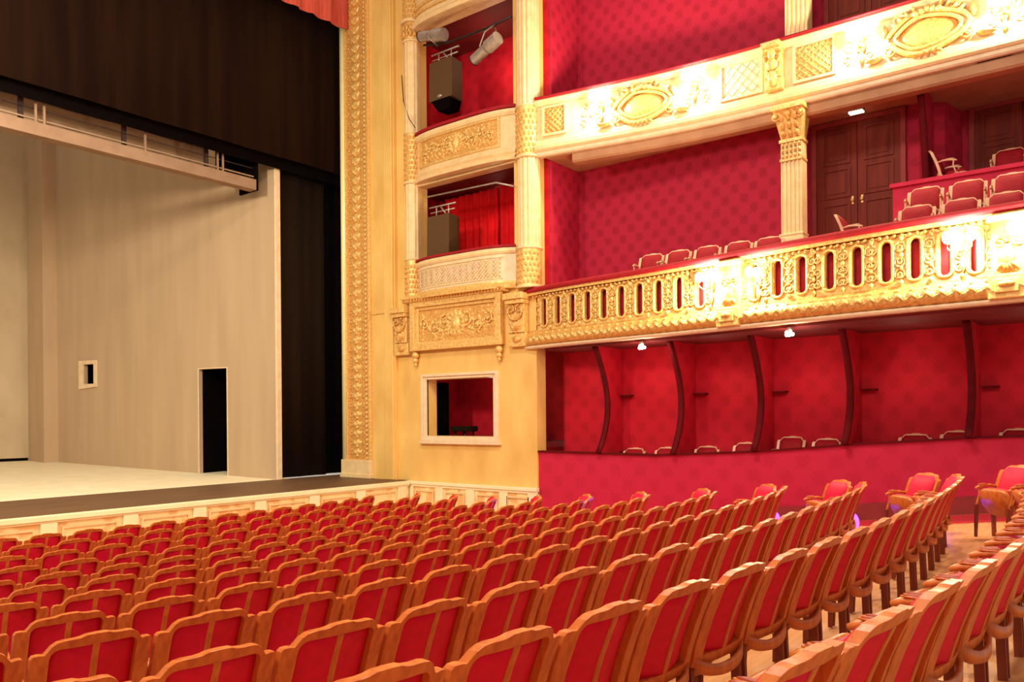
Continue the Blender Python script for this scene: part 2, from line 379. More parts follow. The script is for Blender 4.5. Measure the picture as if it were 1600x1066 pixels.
# marble dado below the box tower
g = empty('box_tower_dado', (15,13,SZ)); tag(g, 'cream marble dado with panels under the yellow box wall', 'dado')
Td = onwall(15.0)
b = MB(Td); b.box(-15.6,-10.95,0,.06,-2.75,SZ-.08); par(b,'marble_slab',MT['marble'],g)
b = MB(Td); b.box(-15.6,-10.95,0,.13,SZ-.08,SZ); b.box(-15.6,-10.95,0,.1,SZ-.14,SZ-.08); par(b,'top_moulding',MT['marble_pale'],g,.01)
for y in (15.1,14.05,13.0,11.95,11.1):
    b = MB(Td); b.box(-y-.13,-y+.13,.06,.1,-2.7,SZ-.14); par(b,'pilaster',MT['marble_pale'],g,.008)
for y in (14.57,13.52,12.47,11.52):
    w = .33; b = MB(Td); b.ringplate([(-y-w,-2.6),(-y+w,-2.6),(-y+w,-1.9),(-y-w,-1.9)],[(-y-w+.04,-2.56),(-y+w-.04,-2.56),(-y+w-.04,-1.94),(-y-w+.04,-1.94)],.06,.1); par(b,'panel_moulding',MT['cream'],g)

# ground box window frame and what stands in it
b = MB(onwall(15.0))
y0, y1, z0, z1 = 12.28, 14.52, -.5, .95
def rect(a0,a1,z0,z1): return [(a0,z0),(a1,z0),(a1,z1),(a0,z1)]
b.ringplate(rect(-y1-.16,-y0+.16,z0-.14,z1+.14), rect(-y1,-y0,z0,z1), -.05, .05)
b.ringplate(rect(-y1-.16,-y0+.16,z0-.14,z1+.14), rect(-y1-.09,-y0+.09,z0-.07,z1+.07), .05, .09)
b.box(-y1-.22,-y0+.22,0,.12,z0-.2,z0-.14)
struct(b.build('window_1', MT['palecream'], None, .008), 'cream moulded frame of the ground box opening')
g = empty('low_round_stool', (15.9,14.25,-.63)); tag(g, 'dark low round stool inside the ground box opening', 'stool')
b = MB(); n=20
def disc(mb, cx, cy, r, z0, z1, n=20):
    vs = [(cx+r*math.cos(2*PI*i/n), cy+r*math.sin(2*PI*i/n), z) for z in (z0,z1) for i in range(n)]
    mb.add(vs, [tuple(range(n))[::-1], tuple(range(n,2*n))]+[(i,(i+1)%n,n+(i+1)%n,n+i) for i in range(n)]); return mb
disc(b,15.9,14.05,.36,-.40,-.26); par(b,'seat',MT['leg'],g,.02)
for k in range(4):
    x = 15.9+.24*math.cos(PI/4+k*PI/2); y = 14.05+.24*math.sin(PI/4+k*PI/2); b = MB(); b.tube([(x,y,-.63),(x,y,-.40)],.025,8); par(b,'leg',MT['darkmetal'],g)
g = tag(cloth('dark_drape', MT['blackdeep'], 15.5, 15.9, 14.6, -.62, .9, .03, .2), 'dark drape hanging at the inner side of the ground box opening', 'curtain')

# ---- ornaments
def relief_panel(T, w, h, m, name, parent, depth=.03, dens=1.):
    """scrolling acanthus with a central mask"""
    mb = MB(T)
    mb.blob((0,depth,0),(h*.2,.07,h*.3),12,8); mb.blob((0,depth+.05,-h*.02),(h*.08,.05,h*.12),8,6)
    for i in range(7):
        a = PI*(i/6); mb.leaf(h*.18*math.cos(a),depth,h*.2*math.sin(a)+.02,h*.24,h*.06,a,.03)
    for i in range(5):
        a = -PI*(.1+.8*i/4); mb.leaf(h*.15*math.cos(a),depth,h*.15*math.sin(a),h*.26,h*.05,a,.03)
    for i in range(14):
        a = 2*PI*i/14; mb.leaf(h*.26*math.cos(a),depth,h*.22*math.sin(a),h*.2,h*.05,a+.6,.03)
    rr = random.Random(3)
    for i in range(int(34*w/h)):
        x = (rr.random()-.5)*w*.94; z = (rr.random()-.5)*h*.8
        if abs(x) > w/2-h*.1: continue
        mb.leaf(x,depth-.01,z,h*.16,h*.035,rr.random()*6.3,.02)
    n = max(2, int(round((w/2-h*.3)/(h*.42))))
    for sgn in (-1,1):
        for k in range(n):
            x = sgn*(h*.42+k*h*.42)
            if abs(x) > w/2-h*.12: break
            up = 1 if k % 2 == 0 else -1
            R = h*.23*(1-.1*k)
            mb.scroll(x, depth+.02, up*h*.07, R, 1.5, -sgn*up, h*.035, PI/2*up, 1.)
            mb.blob((x,depth+.03,up*h*.07),(h*.06,.03,h*.06),8,5)
            for q in range(5):
                a = q*2*PI/5+k; mb.leaf(x+R*.7*math.cos(a),depth,up*h*.07+R*.7*math.sin(a),h*.17,h*.05,a+.5*sgn,.025)
    return mb.build(name, m, parent)
def pri(o, root):   # keep world placement when parented to a located empty
    o.parent = root; o.matrix_parent_inverse = Matrix.Translation(-Vector(root.location)); return o

# level 1 frieze
g = empty('carved_frieze_panel', (15,13.44,1.7)); tag(g, 'gilded relief panel with a mask above the ground box opening', 'relief panel')
Tf = onwall(15.0, 13.44, 2.32)
b = MB(Tf); b.box(-1.5,1.5,.0,.08,-.6,.6); par(b,'panel_bed',MT['gold_deep'],g)
b = MB(Tf)
b.ringplate(rect(-1.52,1.52,-.62,.64), rect(-1.36,1.36,-.48,.5), .08, .2); b.ringplate(rect(-1.36,1.36,-.48,.5), rect(-1.27,1.27,-.40,.42), .08, .13)
par(b,'panel_frame',MT['gold'],g,.012)
pri(relief_panel(lambda a,o,z: Tf(a,o+.06,z), 2.5, .84, MT['gold'], 'carved_relief', None, .02), g)
for sgn in (-1,1):
    b = MB(Tf); b.blob((sgn*1.4,.1,-.72),(.10,.09,.09),10,6); b.blob((sgn*1.4,.1,-.86),(.07,.07,.07),10,6); b.blob((sgn*1.4,.09,-.96),(.04,.05,.05),8,5); par(b,'pendant',MT['gold'],g)
# cornice over the frieze
b = MB(Tf); b.box(-1.75,1.65,0,.24,.64,.72); b.box(-1.75,1.65,0,.3,.72,.78); par(b,'cornice',MT['gold'],g,.015)
b = MB(Tf)
for i in range(34): b.box(-1.7+i*.1,-1.64+i*.1,.24,.285,.66,.72)
par(b,'dentil_moulding',MT['gold_deep'],g)

def console(yc, w, label, z0=1.62, z1=2.86, X=15.0, T=None, name='gilded_console', root=None):
    if root is None:
        r = empty(name, (X, yc, z0)); tag(r, label, 'console bracket')
    else: r = root
    T = T or onwall(X, yc, 0)
    P = (lambda mb, n, m, bv=0: par(mb, n, m, r, bv))
    h = z1-z0; b = MB(T)
    b.box(-w/2,w/2,0,.16,z0,z0+h*.26); b.box(-w/2*.9,w/2*.9,0,.2,z0+h*.26,z1-h*.2); b.box(-w/2,w/2,0,.3,z1-h*.2,z1-h*.12); b.box(-w/2*1.08,w/2*1.08,0,.36,z1-h*.12,z1); P(b,'block',MT['gold'],.015)
    b = MB(T)
    for sgn in (-1,1):
        b.scroll(sgn*w*.22,.24,z1-h*.3,w*.2,1.3,sgn,.022,PI/2); b.scroll(sgn*w*.2,.2,z0+h*.34,w*.18,1.3,-sgn,.02,-PI/2)
    pts = [(w*.4*math.cos(PI+PI*i/10), .24, z1-h*.3+h*.2*math.sin(PI+PI*i/10)) for i in range(11)]
    b.tube(pts,.03,6)
    for p in pts: b.blob(p,(.035,.035,.035),6,4)
    for i in range(5): b.leaf(0,.2,z0+h*.3,h*.22,w*.09,PI/2+(i-2)*.4,.03)
    b.blob((0,.17,z0+h*.14),(w*.25,.04,h*.07),8,5); P(b,'carving',MT['gold_deep'])
    return r
console(15.3, .5, 'gilded bracket with swag between the relief panel and the stage frame')
console(11.45, .52, 'gilded bracket with swag between the relief panel and the balustrade')

# fluted box columns
def fluted(cx, cy, r, zs, name, label, nfl=14, top=12.6):
    g = empty(name, (cx,cy,zs[0])); tag(g, label, 'column')
    def shaft(z0,z1,nm,m,rr,fl=True):
        N = nfl*6; b = MB(); vs = []; fs = []
        for z in (z0,z1):
            for i in range(N):
                a = 2*PI*i/N; q = rr*(1-(.075*max(0,math.cos(nfl*a)) if fl else 0)); vs.append((cx+q*math.cos(a),cy+q*math.sin(a),z))
        for i in range(N): fs.append((i,(i+1)%N,N+(i+1)%N,N+i))
        fs += [tuple(range(N))[::-1], tuple(range(N,2*N))]
        b.add(vs,fs,False); par(b,nm,m,g)
    def ring(z,rr,th,nm='ring_moulding',m='cream'):
        b = MB(); pts = [(cx+rr*math.cos(2*PI*i/24),cy+rr*math.sin(2*PI*i/24),z) for i in range(24)]; b.tube(pts,th,8,True); par(b,nm,MT[m],g)
    def band(z0,z1):
        shaft(z0,z1,'ornament_band',MT['gold'],r*1.03,False)
        b = MB()
        zz = z0+.12; k = 0
        while zz < z1-.08:
            for i in range(9):
                a = PI/2+PI*(i+.5*(k%2))/9
                x = cx+r*1.03*math.cos(a); y = cy+r*1.03*math.sin(a); b.blob((x,y,zz),(.032,.032,.05),6,4)
            zz += .13; k += 1
        par(b,'band_carving',MT['gold_deep'],g); ring(z1,r*1.05,.028); ring(z0,r*1.08,.035)
    segs = zs
    for (a0,a1,kind) in segs[1]:
        if kind == 'f': shaft(a0,a1,'fluted_shaft',MT['cream'],r)
        elif kind == 'b': band(a0,a1)
        elif kind == 'c':
            shaft(a0,a1,'capital',MT['gold'],r*1.08,False); b = MB()
            for i in range(8):
                a = PI/2+PI*i/7
                for (zz,s_) in ((a0+.08,.9),(a0+(a1-a0)*.5,1.)):
                    b.blob((cx+r*1.15*math.cos(a),cy+r*1.15*math.sin(a),zz+.08),(.05,.05,.09),6,5)
            par(b,'capital_leaves',MT['gold_deep'],g); ring(a1,r*1.25,.05,'abacus'); ring(a0,r*1.08,.03)
    return g
fluted(15.05, 11.22, .275, (3.0, [(3.0,3.9,'b'),(3.9,6.02,'f'),(6.02,7.2,'b'),(7.2,12.5,'f')]), 'fluted_column', 'cream fluted column with gilded bands beside the red side wall')
fluted(14.98, 14.97, .2, (3.0, [(3.0,4.1,'b'),(4.1,6.1,'f'),(6.1,7.4,'b'),(7.4,9.8,'f'),(9.8,10.3,'c'),(10.3,12.5,'b')]), 'fluted_column', 'slim cream fluted column between the boxes and the stage frame', 10)

# box parapets (bowed out between the columns)
def bow(y0, y1, d, X=15.0, n=24):
    return [Vector((X-d*(1-(2*i/n-1)**4), y0+(y1-y0)*i/n)) for i in range(n+1)]
def lattice(mb, T, a0, a1, z0, z1, pitch, r=.008, o=.01):
    """crossed laths clipped to a rectangle"""
    w = a1-a0; h = z1-z0; k = -h
    while k < w:
        for sgn in (1,-1):
            p = []
            for (s_,) in ((0,),(h,)):
                p.append((k+s_, s_))
            (x0_,y0_),(x1_,y1_) = p
            lo = max(0, -x0_); hi = min(h, w-x0_)
            if hi-lo > .02:
                q0 = (x0_+lo, lo); q1 = (x0_+hi, hi)
                f = (lambda q: (a0+q[0], o, z0+q[1])) if sgn > 0 else (lambda q: (a0+q[0], o, z1-q[1]))
                mb.tube([f(q0), f(q1)], r, 4)
        k += pitch
path2 = bow(14.82, 11.58, .28)
g = empty('box_parapet', (15,13.2,3.1)); tag(g, 'cream latticed box front under the lower loudspeaker', 'box parapet')
b = MB(); sweep(b,[(-.1,3.08),(.02,3.08),(.02,3.9),(-.1,3.9)],path2); par(b,'front_panel',MT['palecream'],g)
b = MB(); sweep(b,[(-.1,3.85),(.05,3.85),(.08,3.9),(.08,3.97),(.03,4.0),(-.1,4.0)],path2); par(b,'top_moulding',MT['cream'],g)
b = MB(); sweep(b,[(-.1,3.02),(.1,3.02),(.12,3.1),(.05,3.16),(.05,3.2),(-.1,3.2)],path2); par(b,'base_moulding',MT['gold'],g)
b = MB(); sweep(b,[(-.12,4.0),(.09,4.0),(.09,4.05),(-.12,4.05)],path2); par(b,'velvet_rail',MT['redcloth'],g)
b = MB()
for i in range(14):
    ya = 14.7-i*.2; p, t_ = at_y(path2, ya-.1); b.T = frame2d(p.x,p.y,t_.x,t_.y); lattice(b,None,-.1,.1,3.3,3.75,.1,.010,.03)
par(b,'lattice',MT['cream'],g)
b = MB(); pp = part_path(path2,14.75,11.85); sweep(b,[(.02,3.76),(.045,3.76),(.045,3.79),(.02,3.79)],pp); sweep(b,[(.02,3.26),(.045,3.26),(.045,3.29),(.02,3.29)],pp); par(b,'panel_moulding',MT['cream'],g)

path3 = bow(14.82, 11.55, .2)
g = empty('box_parapet', (15,13.2,6.1)); tag(g, 'gilded box front with scroll relief under the upper loudspeaker', 'box parapet')
b = MB(); sweep(b,[(-.1,6.3),(.02,6.3),(.02,7.2),(-.1,7.2)],path3); par(b,'front_panel',MT['cream'],g)
b = MB(); sweep(b,[(-.1,7.12),(.05,7.12),(.09,7.18),(.09,7.25),(.03,7.28),(-.1,7.28)],path3); par(b,'top_moulding',MT['cream'],g)
b = MB(); sweep(b,[(-.1,6.04),(.12,6.04),(.15,6.1),(.06,6.18),(.1,6.22),(.04,6.32),(-.1,6.32)],path3); par(b,'base_moulding',MT['cream'],g)
b = MB(); sweep(b,[(-.12,7.28),(.1,7.28),(.1,7.35),(-.12,7.35)],path3); par(b,'velvet_rail',MT['redcloth'],g)
pm = at_y(path3, 13.2)[0]
Tq = lambda a,o,z: along(path3, max(11.6,min(14.8,13.25-a)))(0,o,6.75+z)
b = MB(Tq); N_=12
for (za,zb) in ((-.36,-.31),(.31,.36)):
    for i in range(N_): b.box(-1.28+2.56*i/N_,-1.28+2.56*(i+1)/N_,.02,.06,za,zb)
b.box(-1.33,-1.28,.02,.06,-.36,.36); b.box(1.28,1.33,.02,.06,-.36,.36); par(b,'panel_moulding',MT['gold'],g)
b = MB(Tq)
for i in range(N_): b.box(-1.28+2.56*i/N_,-1.28+2.56*(i+1)/N_,.015,.028,-.31,.31)
par(b,'panel_bed',MT['gold_deep'],g)
pri(relief_panel(lambda a,o,z: Tq(a,o+.01,z), 2.4, .62, MT['gold'], 'carved_relief', None, .02), g)
# top level parapet (only its foot shows)
path4 = bow(14.8, 11.6, .25)
g = empty('box_parapet', (15,13.2,10.1)); tag(g, 'cream moulded foot of the topmost box front', 'box parapet')
b = MB(); sweep(b,[(-.1,10.02),(.14,10.02),(.18,10.1),(.08,10.2),(.1,10.28),(.03,10.4),(.03,11.4),(-.1,11.4)],path4); par(b,'front_panel',MT['cream'],g)
b = MB(); sweep(b,[(.03,10.5),(.08,10.5),(.08,10.58),(.03,10.58)],path4); sweep(b,[(.1,10.3),(.14,10.3),(.14,10.36),(.1,10.36)],path4); par(b,'gilt_moulding',MT['gold'],g)

# box curtains
def wallcloth(name, m, X, y0, y1, z0, z1, amp=.04, k=.25, n=90):
    mb = MB(); vs = []; fs = []
    for lay in (0,.03):
        for i in range(n+1):
            y = y0+(y1-y0)*i/n; dx = amp*math.sin(y*2*PI/k)+amp*.5*math.sin(y*2*PI/k*.41+2); vs += [(X+dx+lay,y,z0),(X+dx+lay,y,z1)]
    K = 2*(n+1)
    for i in range(n):
        a = 2*i; fs += [(a,a+1,a+3,a+2),(K+a,K+a+2,K+a+3,K+a+1),(a,a+2,K+a+2,K+a),(a+1,K+a+1,K+a+3,a+3)]
    fs += [(0,K,K+1,1),(2*n,2*n+1,K+2*n+1,K+2*n)]
    mb.add(vs,fs,True); return mb.build(name,m)
tag(wallcloth('box_curtain', MT['curtain'], 16.2, 11.1, 13.0, 3.03, 5.95), 'bright red curtain in the latticed box, beside the fluted column', 'curtain')
tag(wallcloth('box_curtain', MT['curtain'], 16.25, 13.12, 15.2, 3.03, 5.95), 'bright red curtain hanging behind the lower loudspeaker', 'curtain')

# ------------------------------------------------------------------ loudspeakers, spotlights and pipes
def speaker(loc, w, d, h, taper, label, clamp=True, horn=False):
    x, y, z = loc; g = empty('loudspeaker', loc); tag(g, label, 'loudspeaker', None)
    b = MB(lambda a,o,z_: (x-o, y-a, z+z_)); hw = w/2
    b.add([(-hw,0,0),(hw,0,0),(hw*.8,-d,0),(-hw*.8,-d,0),(-hw,taper,h),(hw,taper,h),(hw*.8,-d,h),(-hw*.8,-d,h)],[(0,3,2,1),(4,5,6,7),(0,1,5,4),(1,2,6,5),(2,3,7,6),(3,0,4,7)])
    par(b,'cabinet',MT['speaker'],g,.015)
    if clamp:
        b = MB(lambda a,o,z_: (x-o, y-a, z+z_))
        for s_ in (-1,1): b.tube([(s_*hw*.55,-d*.4,h),(s_*hw*.55,-d*.4,h+.28)],.018,6)
        b.tube([(-hw*1.1,-d*.4,h+.14),(hw*1.1,-d*.4,h+.14)],.018,6); b.tube([(-hw*1.2,-d*.4,h+.28),(hw*1.2,-d*.4,h+.28)],.022,6); b.tube([(-hw*.2,-d*.4,h+.28),(hw*.3,-d*.4,h+.05)],.018,6); par(b,'clamp_frame',MT['metal'],g)
    if horn:
        b = MB(lambda a,o,z_: (x-o, y-a, z+z_)); b.add([(-hw*.8,0,0),(hw*.8,0,0),(hw*.7,-d,0),(-hw*.7,-d,0),(-hw*.55,-.15,-.22),(hw*.55,-.15,-.22),(hw*.5,-d,-.22),(-hw*.5,-d,-.22)],[(0,1,2,3),(7,6,5,4),(0,4,5,1),(1,5,6,2),(2,6,7,3),(3,7,4,0)]); par(b,'lower_bracket',MT['blackdeep'],g)
        b = MB(lambda a,o,z_: (x-o, y-a, z+z_)); b.blob((0,.02,.07),(.09,.03,.04),10,6); par(b,'badge',MT['metal'],g)
    return g
speaker((14.82,13.82,8.0), .78, .5, 1.0, -.02, 'black brown loudspeaker hanging in the upper box beside the spotlight', True, True)
speaker((14.82,13.95,4.08), .76, .5, 1.02, -.02, 'plain brown loudspeaker clamped in the lower latticed box')
def pipe(name, pts, r, label, cat='pipe', m='darkmetal'):
    b = MB(); b.tube(pts, r, 8); return tag(b.build(name, MT[m]), label, cat)
pipe('lighting_pipe', [(14.8,14.35,9.5),(14.8,13.5,9.32),(14.8,12.2,9.3),(14.8,11.5,9.35)], .03, 'dark pipe carrying the spotlights across the upper box')
pipe('lighting_pipe', [(14.85,14.3,5.62),(14.8,12.0,5.55),(14.85,11.5,5.38)], .022, 'thin grey pipe across the top of the lower latticed box', 'pipe', 'metal')
pipe('hanging_cable', [(14.72,15.08,8.9),(14.7,15.0,8.2),(14.7,14.8,7.7),(14.72,14.6,7.42)], .012, 'thin dark cable sagging beside the slim fluted column', 'cable')
def spot(p0, p1, r, label, hang, name='spotlight'):
    """cylindrical lantern from lens p0 to back p1, hung from point hang"""
    P0, P1 = Vector(p0), Vector(p1); mid = (P0+P1)/2; ax = (P1-P0).normalized()
    g = empty(name, tuple(mid)); tag(g, label, 'spotlight')
    b = MB(); b.tube([P0, P0.lerp(P1,.55)], r, 20, sm=False); par(b,'lens_tube',MT['metal'],g)
    b = MB(); b.tube([P0.lerp(P1,.55), P0.lerp(P1,.6), P1], [r*1.1,r*1.25,r*1.2], 20, sm=False); par(b,'lamp_housing',MT['metal'],g)
    b = MB(); b.tube([P0-ax*.01, P0-ax*.02], [r*1.08,r*1.08], 20, sm=False); par(b,'lens_rim',MT['darkmetal'],g)
    side = ax.cross(Vector((0,0,1))).normalized()*(r*1.5); H = Vector(hang)
    b = MB(); b.tube([mid+side, mid+side+(H-mid)*.6, H, mid-side+(H-mid)*.6, mid-side], .018, 6); par(b,'yoke',MT['metal'],g)
    b = MB(); b.blob(tuple(H),(.05,.05,.06),8,5); par(b,'clamp',MT['darkmetal'],g)
spot((14.75,12.62,8.62),(14.6,11.75,8.85), .13, 'grey spotlight tilted down on the pipe in the upper box', (14.78,12.0,9.3))
spot((14.75,14.4,9.72),(14.7,13.55,9.5), .13, 'grey spotlight lying level directly above the upper loudspeaker', (14.8,13.9,9.38))

# ------------------------------------------------------------------ first balcony
PB1 = smooth_path([(15.02,11.25),(14.72,9.8),(14.48,8.0),(14.22,6.5),(13.93,5.14),(13.69,4.0),(13.53,3.0),(13.43,2.05),(13.33,1.2),(13.25,.2),(13.2,-1.0)], 100)
g = empty('first_balcony_balustrade', (13.9,5,1.6)); tag(g, 'gilded pierced balustrade of the lower balcony with red velvet rail', 'balustrade')
b = MB(); sweep(b,[(-.02,2.78),(.10,2.78),(.10,2.84),(-.02,2.84)],PB1); par(b,'rail_moulding',MT['gold'],g)
b = MB(); sweep(b,[(-.22,2.84),(.13,2.84),(.15,2.88),(.13,2.93),(.05,2.97),(-.12,2.98),(-.22,2.94)],PB1,smooth=True); par(b,'velvet_rail',MT['redcloth'],g)
b = MB(); sweep(b,[(-.16,1.9),(-.10,1.9),(-.10,2.84),(-.16,2.84)],PB1); par(b,'velvet_backing',MT['redcloth'],g)
b = MB(); sweep(b,[(-.12,1.62),(.10,1.62),(.15,1.68),(.17,1.76),(.13,1.86),(.04,1.92),(.0,1.98),(-.12,1.98)],PB1,smooth=True); par(b,'base_moulding',MT['gold_deep'],g)
b = MB(); sweep(b,[(-.12,1.55),(.10,1.55),(.12,1.58),(.12,1.61),(-.12,1.62)],PB1); par(b,'bottom_lip',MT['palecream'],g)
Lp = [0.]
b = MB(); y = 11.0
while y > .4:
    b.T = along(PB1, y, 0)
    b.leaf(-.06,.12,1.68,.2,.05,.5,.05); b.leaf(.06,.12,1.84,.2,.05,-.5-.2,.05); b.blob((0,.15,1.76),(.04,.04,.05),6,4); b.blob((.1,.12,1.88),(.03,.03,.03),6,4)
    y -= .2
par(b,'leaf_carving',MT['gold'],g)
def stadium(hw, hh, n=8):
    pts = []
    for i in range(n+1): a = PI*i/n; pts.append((hw*math.cos(a), hh-hw+hw*math.sin(a)))
    for i in range(1,8): pts.append((-hw, (hh-hw)*(1-2*i/8)))
    for i in range(n+1): a = PI+PI*i/n; pts.append((hw*math.cos(a), -(hh-hw)+hw*math.sin(a)))
    for i in range(1,8): pts.append((hw, -(hh-hw)*(1-2*i/8)))
    return pts
def to_rect(pts, w, h):
    out = []
    ys = max(p[1] for p in pts); xs_ = max(p[0] for p in pts)
    for (x,y) in pts:                       # matched outline that keeps square corners
        if abs(x) > xs_-1e-6: out.append((w if x > 0 else -w, max(-h,min(h,y*h/(ys-xs_)))))
        else: out.append((x*w/xs_, h if y > 0 else -h))
    return out
    out = []
    for (x,y) in pts:
        k = min((w/abs(x)) if abs(x)>1e-6 else 1e9, (h/abs(y)) if abs(y)>1e-6 else 1e9); out.append((x*k,y*k))
    return out
slotY = [10.68,10.24,9.80,9.36,8.92,8.46,8.0,7.53,7.05,6.55,5.40,4.95,4.5,4.01,3.56,3.11,2.69,2.27,1.86,1.0,.56]
def cell_mesh(W):
    b = MB(); st = stadium(.072,.31); 
    b.ringplate(to_rect(st, W, .405), st, -.04, .02)
    b.tube([(p[0]*1.5,.03,p[1]*1.08) for p in st], .026, 6, True)
    for s_ in (-1,1):
        b.scroll(s_*(W-.03),.035,.20,.085,1.3,s_,.017,PI/2); b.scroll(s_*(W-.03),.035,-.02,.08,1.3,-s_,.017,-PI/2); b.scroll(s_*(W-.03),.035,-.22,.08,1.3,s_,.016,PI/2)
    b.blob((W,.04,.08),(.035,.03,.05),6,5); b.blob((W,.04,-.12),(.03,.03,.04),6,5)
    b.leaf(W,.03,.3,.1,.04,PI/2,.03); b.leaf(W,.03,-.3,.1,.04,-PI/2,.03)
    for s_ in (-1,1): b.leaf(s_*.06,.03,.36,.13,.025,PI/2-s_*1.3,.025)
    return b
cm = cell_mesh(.235); proto = cm.build('pierced_panel', MT['gold'])
for i, Y in enumerate(slotY):
    o = proto if i == 0 else proto.copy()
    if i: C.objects.link(o)
    p, t_ = at_y(PB1, Y); ang = math.atan2(t_.y, t_.x)
    # local a = +X of mesh, o = +Y of mesh (outward) must be (ty,-tx): mirror handled by -Y scale-free rotation
    o.parent = g; o.matrix_parent_inverse = Matrix.Translation(-Vector(g.location))
    Mx = Matrix(((t_.x, t_.y, 0, p.x),(t_.y, -t_.x, 0, p.y),(0,0,1,2.36),(0,0,0,1)))
    o.matrix_basis = Mx
# (mirror matrix is a pure reflection of a symmetric piece)
for Y, w in ((6.1,.22),(5.72,.3),(1.43,.42)):
    b = MB(along(PB1, Y, 0)); b.box(-w,w,-.05,.03,1.95,2.78); par(b,'solid_panel',MT['gold'],g)
for Y in (5.85, 1.43):
    T = along(PB1, Y, 0); b = MB(T)
    b.box(-.24,.24,0,.2,1.6,1.95); b.box(-.22,.22,0,.12,1.95,2.8); b.box(-.26,.26,0,.2,2.7,2.8); b.box(-.15,.15,.2,.24,1.68,1.88); par(b,'pedestal',MT['gold'],g,.015)
    b = MB(T); b.scroll(-.1,.14,2.4,.09,1.4,1,.02); b.scroll(.1,.14,2.4,.09,1.4,-1,.02,PI); b.blob((0,.14,2.2),(.1,.05,.14),8,6)
    for k in range(5): b.leaf(0,.12,2.15,.2,.05,-PI/2+(k-2)*.4,.03)
    b.blob((0,.25,1.8),(.12,.03,.05),8,4); par(b,'pedestal_carving',MT['gold_deep'],g)
y = 11.0; b = MB()
while y > .3:
    b.T = along(PB1, y, 0); b.blob((0,.06,2.74),(.035,.03,.03),6,4); y -= .11
par(b,'bead_row',MT['gold_deep'],g)

# slab, soffit and floors of the gallery
def plan_poly(mb, path, X1, z0, z1, off=0.):
    P = [(p.x+off, p.y) for p in path]; n = len(P); vs = []; fs = []
    for z in (z0,z1):
        for (x,y) in P: vs.append((x,y,z))
        for (x,y) in P: vs.append((X1,y,z))
    K = 2*n
    for i in range(n-1):
        fs += [(i,i+1,n+i+1,n+i),(K+i,K+n+i,K+n+i+1,K+i+1),(i,K+i,K+i+1,i+1),(n+i,n+i+1,K+n+i+1,K+n+i)]
    fs += [(0,n,K+n,K),(n-1,K+n-1,K+2*n-1,2*n-1)]
    mb.add(vs,fs); return mb
P1 = part_path(PB1, 10.78, -1, 40)
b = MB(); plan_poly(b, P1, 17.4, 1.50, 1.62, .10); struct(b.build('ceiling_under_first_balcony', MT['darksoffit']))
b = MB(); plan_poly(b, P1, 17.6, 2.32, 2.44, .2); struct(b.build('floor_first_balcony', MT['carpet']))
b = MB(); b.box(14.42,17.6,-1,3.45,2.42,2.9); struct(b.build('floor_first_balcony_step', MT['carpet']))
b = MB(); b.box(15.75,15.9,-1,3.5,2.5,4.08); b.box(15.9,18.4,-1,3.5,3.4,3.5); b.box(15.7,15.95,-1,3.54,4.08,4.15); b.box(15.9,18.0,3.42,3.5,2.5,4.08)
struct(b.build('wall_raised_platform', MT['redwall']))

# ------------------------------------------------------------------ second balcony
PB2 = smooth_path([(14.98,10.95),(15.25,9.5),(15.48,8.0),(15.6,6.66),(15.64,5.2),(15.65,4),(15.65,2.5),(15.65,1),(15.65,-1)], 90)
g = empty('second_balcony_front', (15.5,5,6)); tag(g, 'cream and gold front of the upper balcony with oval cartouches', 'balcony front')
b = MB(); sweep(b,[(-.15,6.3),(.0,6.3),(.0,7.16),(-.15,7.16)],PB2); par(b,'front_panel',MT['cream'],g)
b = MB(); sweep(b,[(-.15,7.12),(.04,7.12),(.09,7.17),(.09,7.24),(.05,7.28),(-.15,7.28)],PB2,smooth=False); par(b,'top_moulding',MT['cream'],g)
b = MB(); sweep(b,[(-.2,7.28),(.08,7.28),(.09,7.31),(.07,7.34),(-.2,7.35)],PB2); par(b,'velvet_rail',MT['redcloth'],g)
b = MB(); sweep(b,[(-.15,6.08),(.06,6.08),(.10,6.12),(.11,6.2),(.05,6.24),(.05,6.3),(.02,6.34),(-.15,6.34)],PB2); par(b,'lower_moulding',MT['cream'],g)
b = MB(); sweep(b,[(-.15,5.98),(.0,5.98),(.03,6.01),(.03,6.08),(-.15,6.08)],PB2); par(b,'bottom_lip',MT['palecream'],g)
b = MB(); sweep(b,[(-.34,5.76),(-.12,5.76),(-.08,5.80),(-.08,5.98),(-.34,5.98)],part_path(PB2,10.1,-1,40)); par(b,'under_moulding',MT['soffit'],g)
def onb2(Y0, zc): return lambda a,o,z: along(PB2, Y0-a)(0,o,zc+z)
def pframe(Y0, Y1, z0, z1, bed, nm='panel_frame', lat=False):
    yc = (Y0+Y1)/2; w = (Y0-Y1)/2; T = onb2(yc, (z0+z1)/2); h = (z1-z0)/2
    b = MB(T); b.ringplate(rect(-w,w,-h,h), rect(-w+.05,w-.05,-h+.05,h-.05), 0, .05); par(b,nm,MT['cream'],g)
    b = MB(T); b.box(-w+.05,w-.05,.0,.012,-h+.05,h-.05); par(b,'panel_bed',MT[bed],g)
    b = MB(T); lattice(b,None,-w+.06,w-.06,-h+.06,h-.06,.13 if lat else .2,.011 if lat else .006,.022); 
    if lat:
        for i in range(int(w/.065)):
            for j in range(int(h/.065)): b.blob((-w+.12+i*.13,.025,-h+.12+j*.13),(.02,.015,.02),5,3)
    par(b,'lattice',MT['gold' if lat else 'cream'],g)
pframe(10.78,10.19,6.42,7.1,'gold_deep',lat=True)
pframe(6.72,5.83,6.38,7.12,'palecream')
pframe(5.24,4.45,6.38,7.12,'gold_deep',lat=True)
pframe(1.2,.5,6.38,7.12,'palecream')
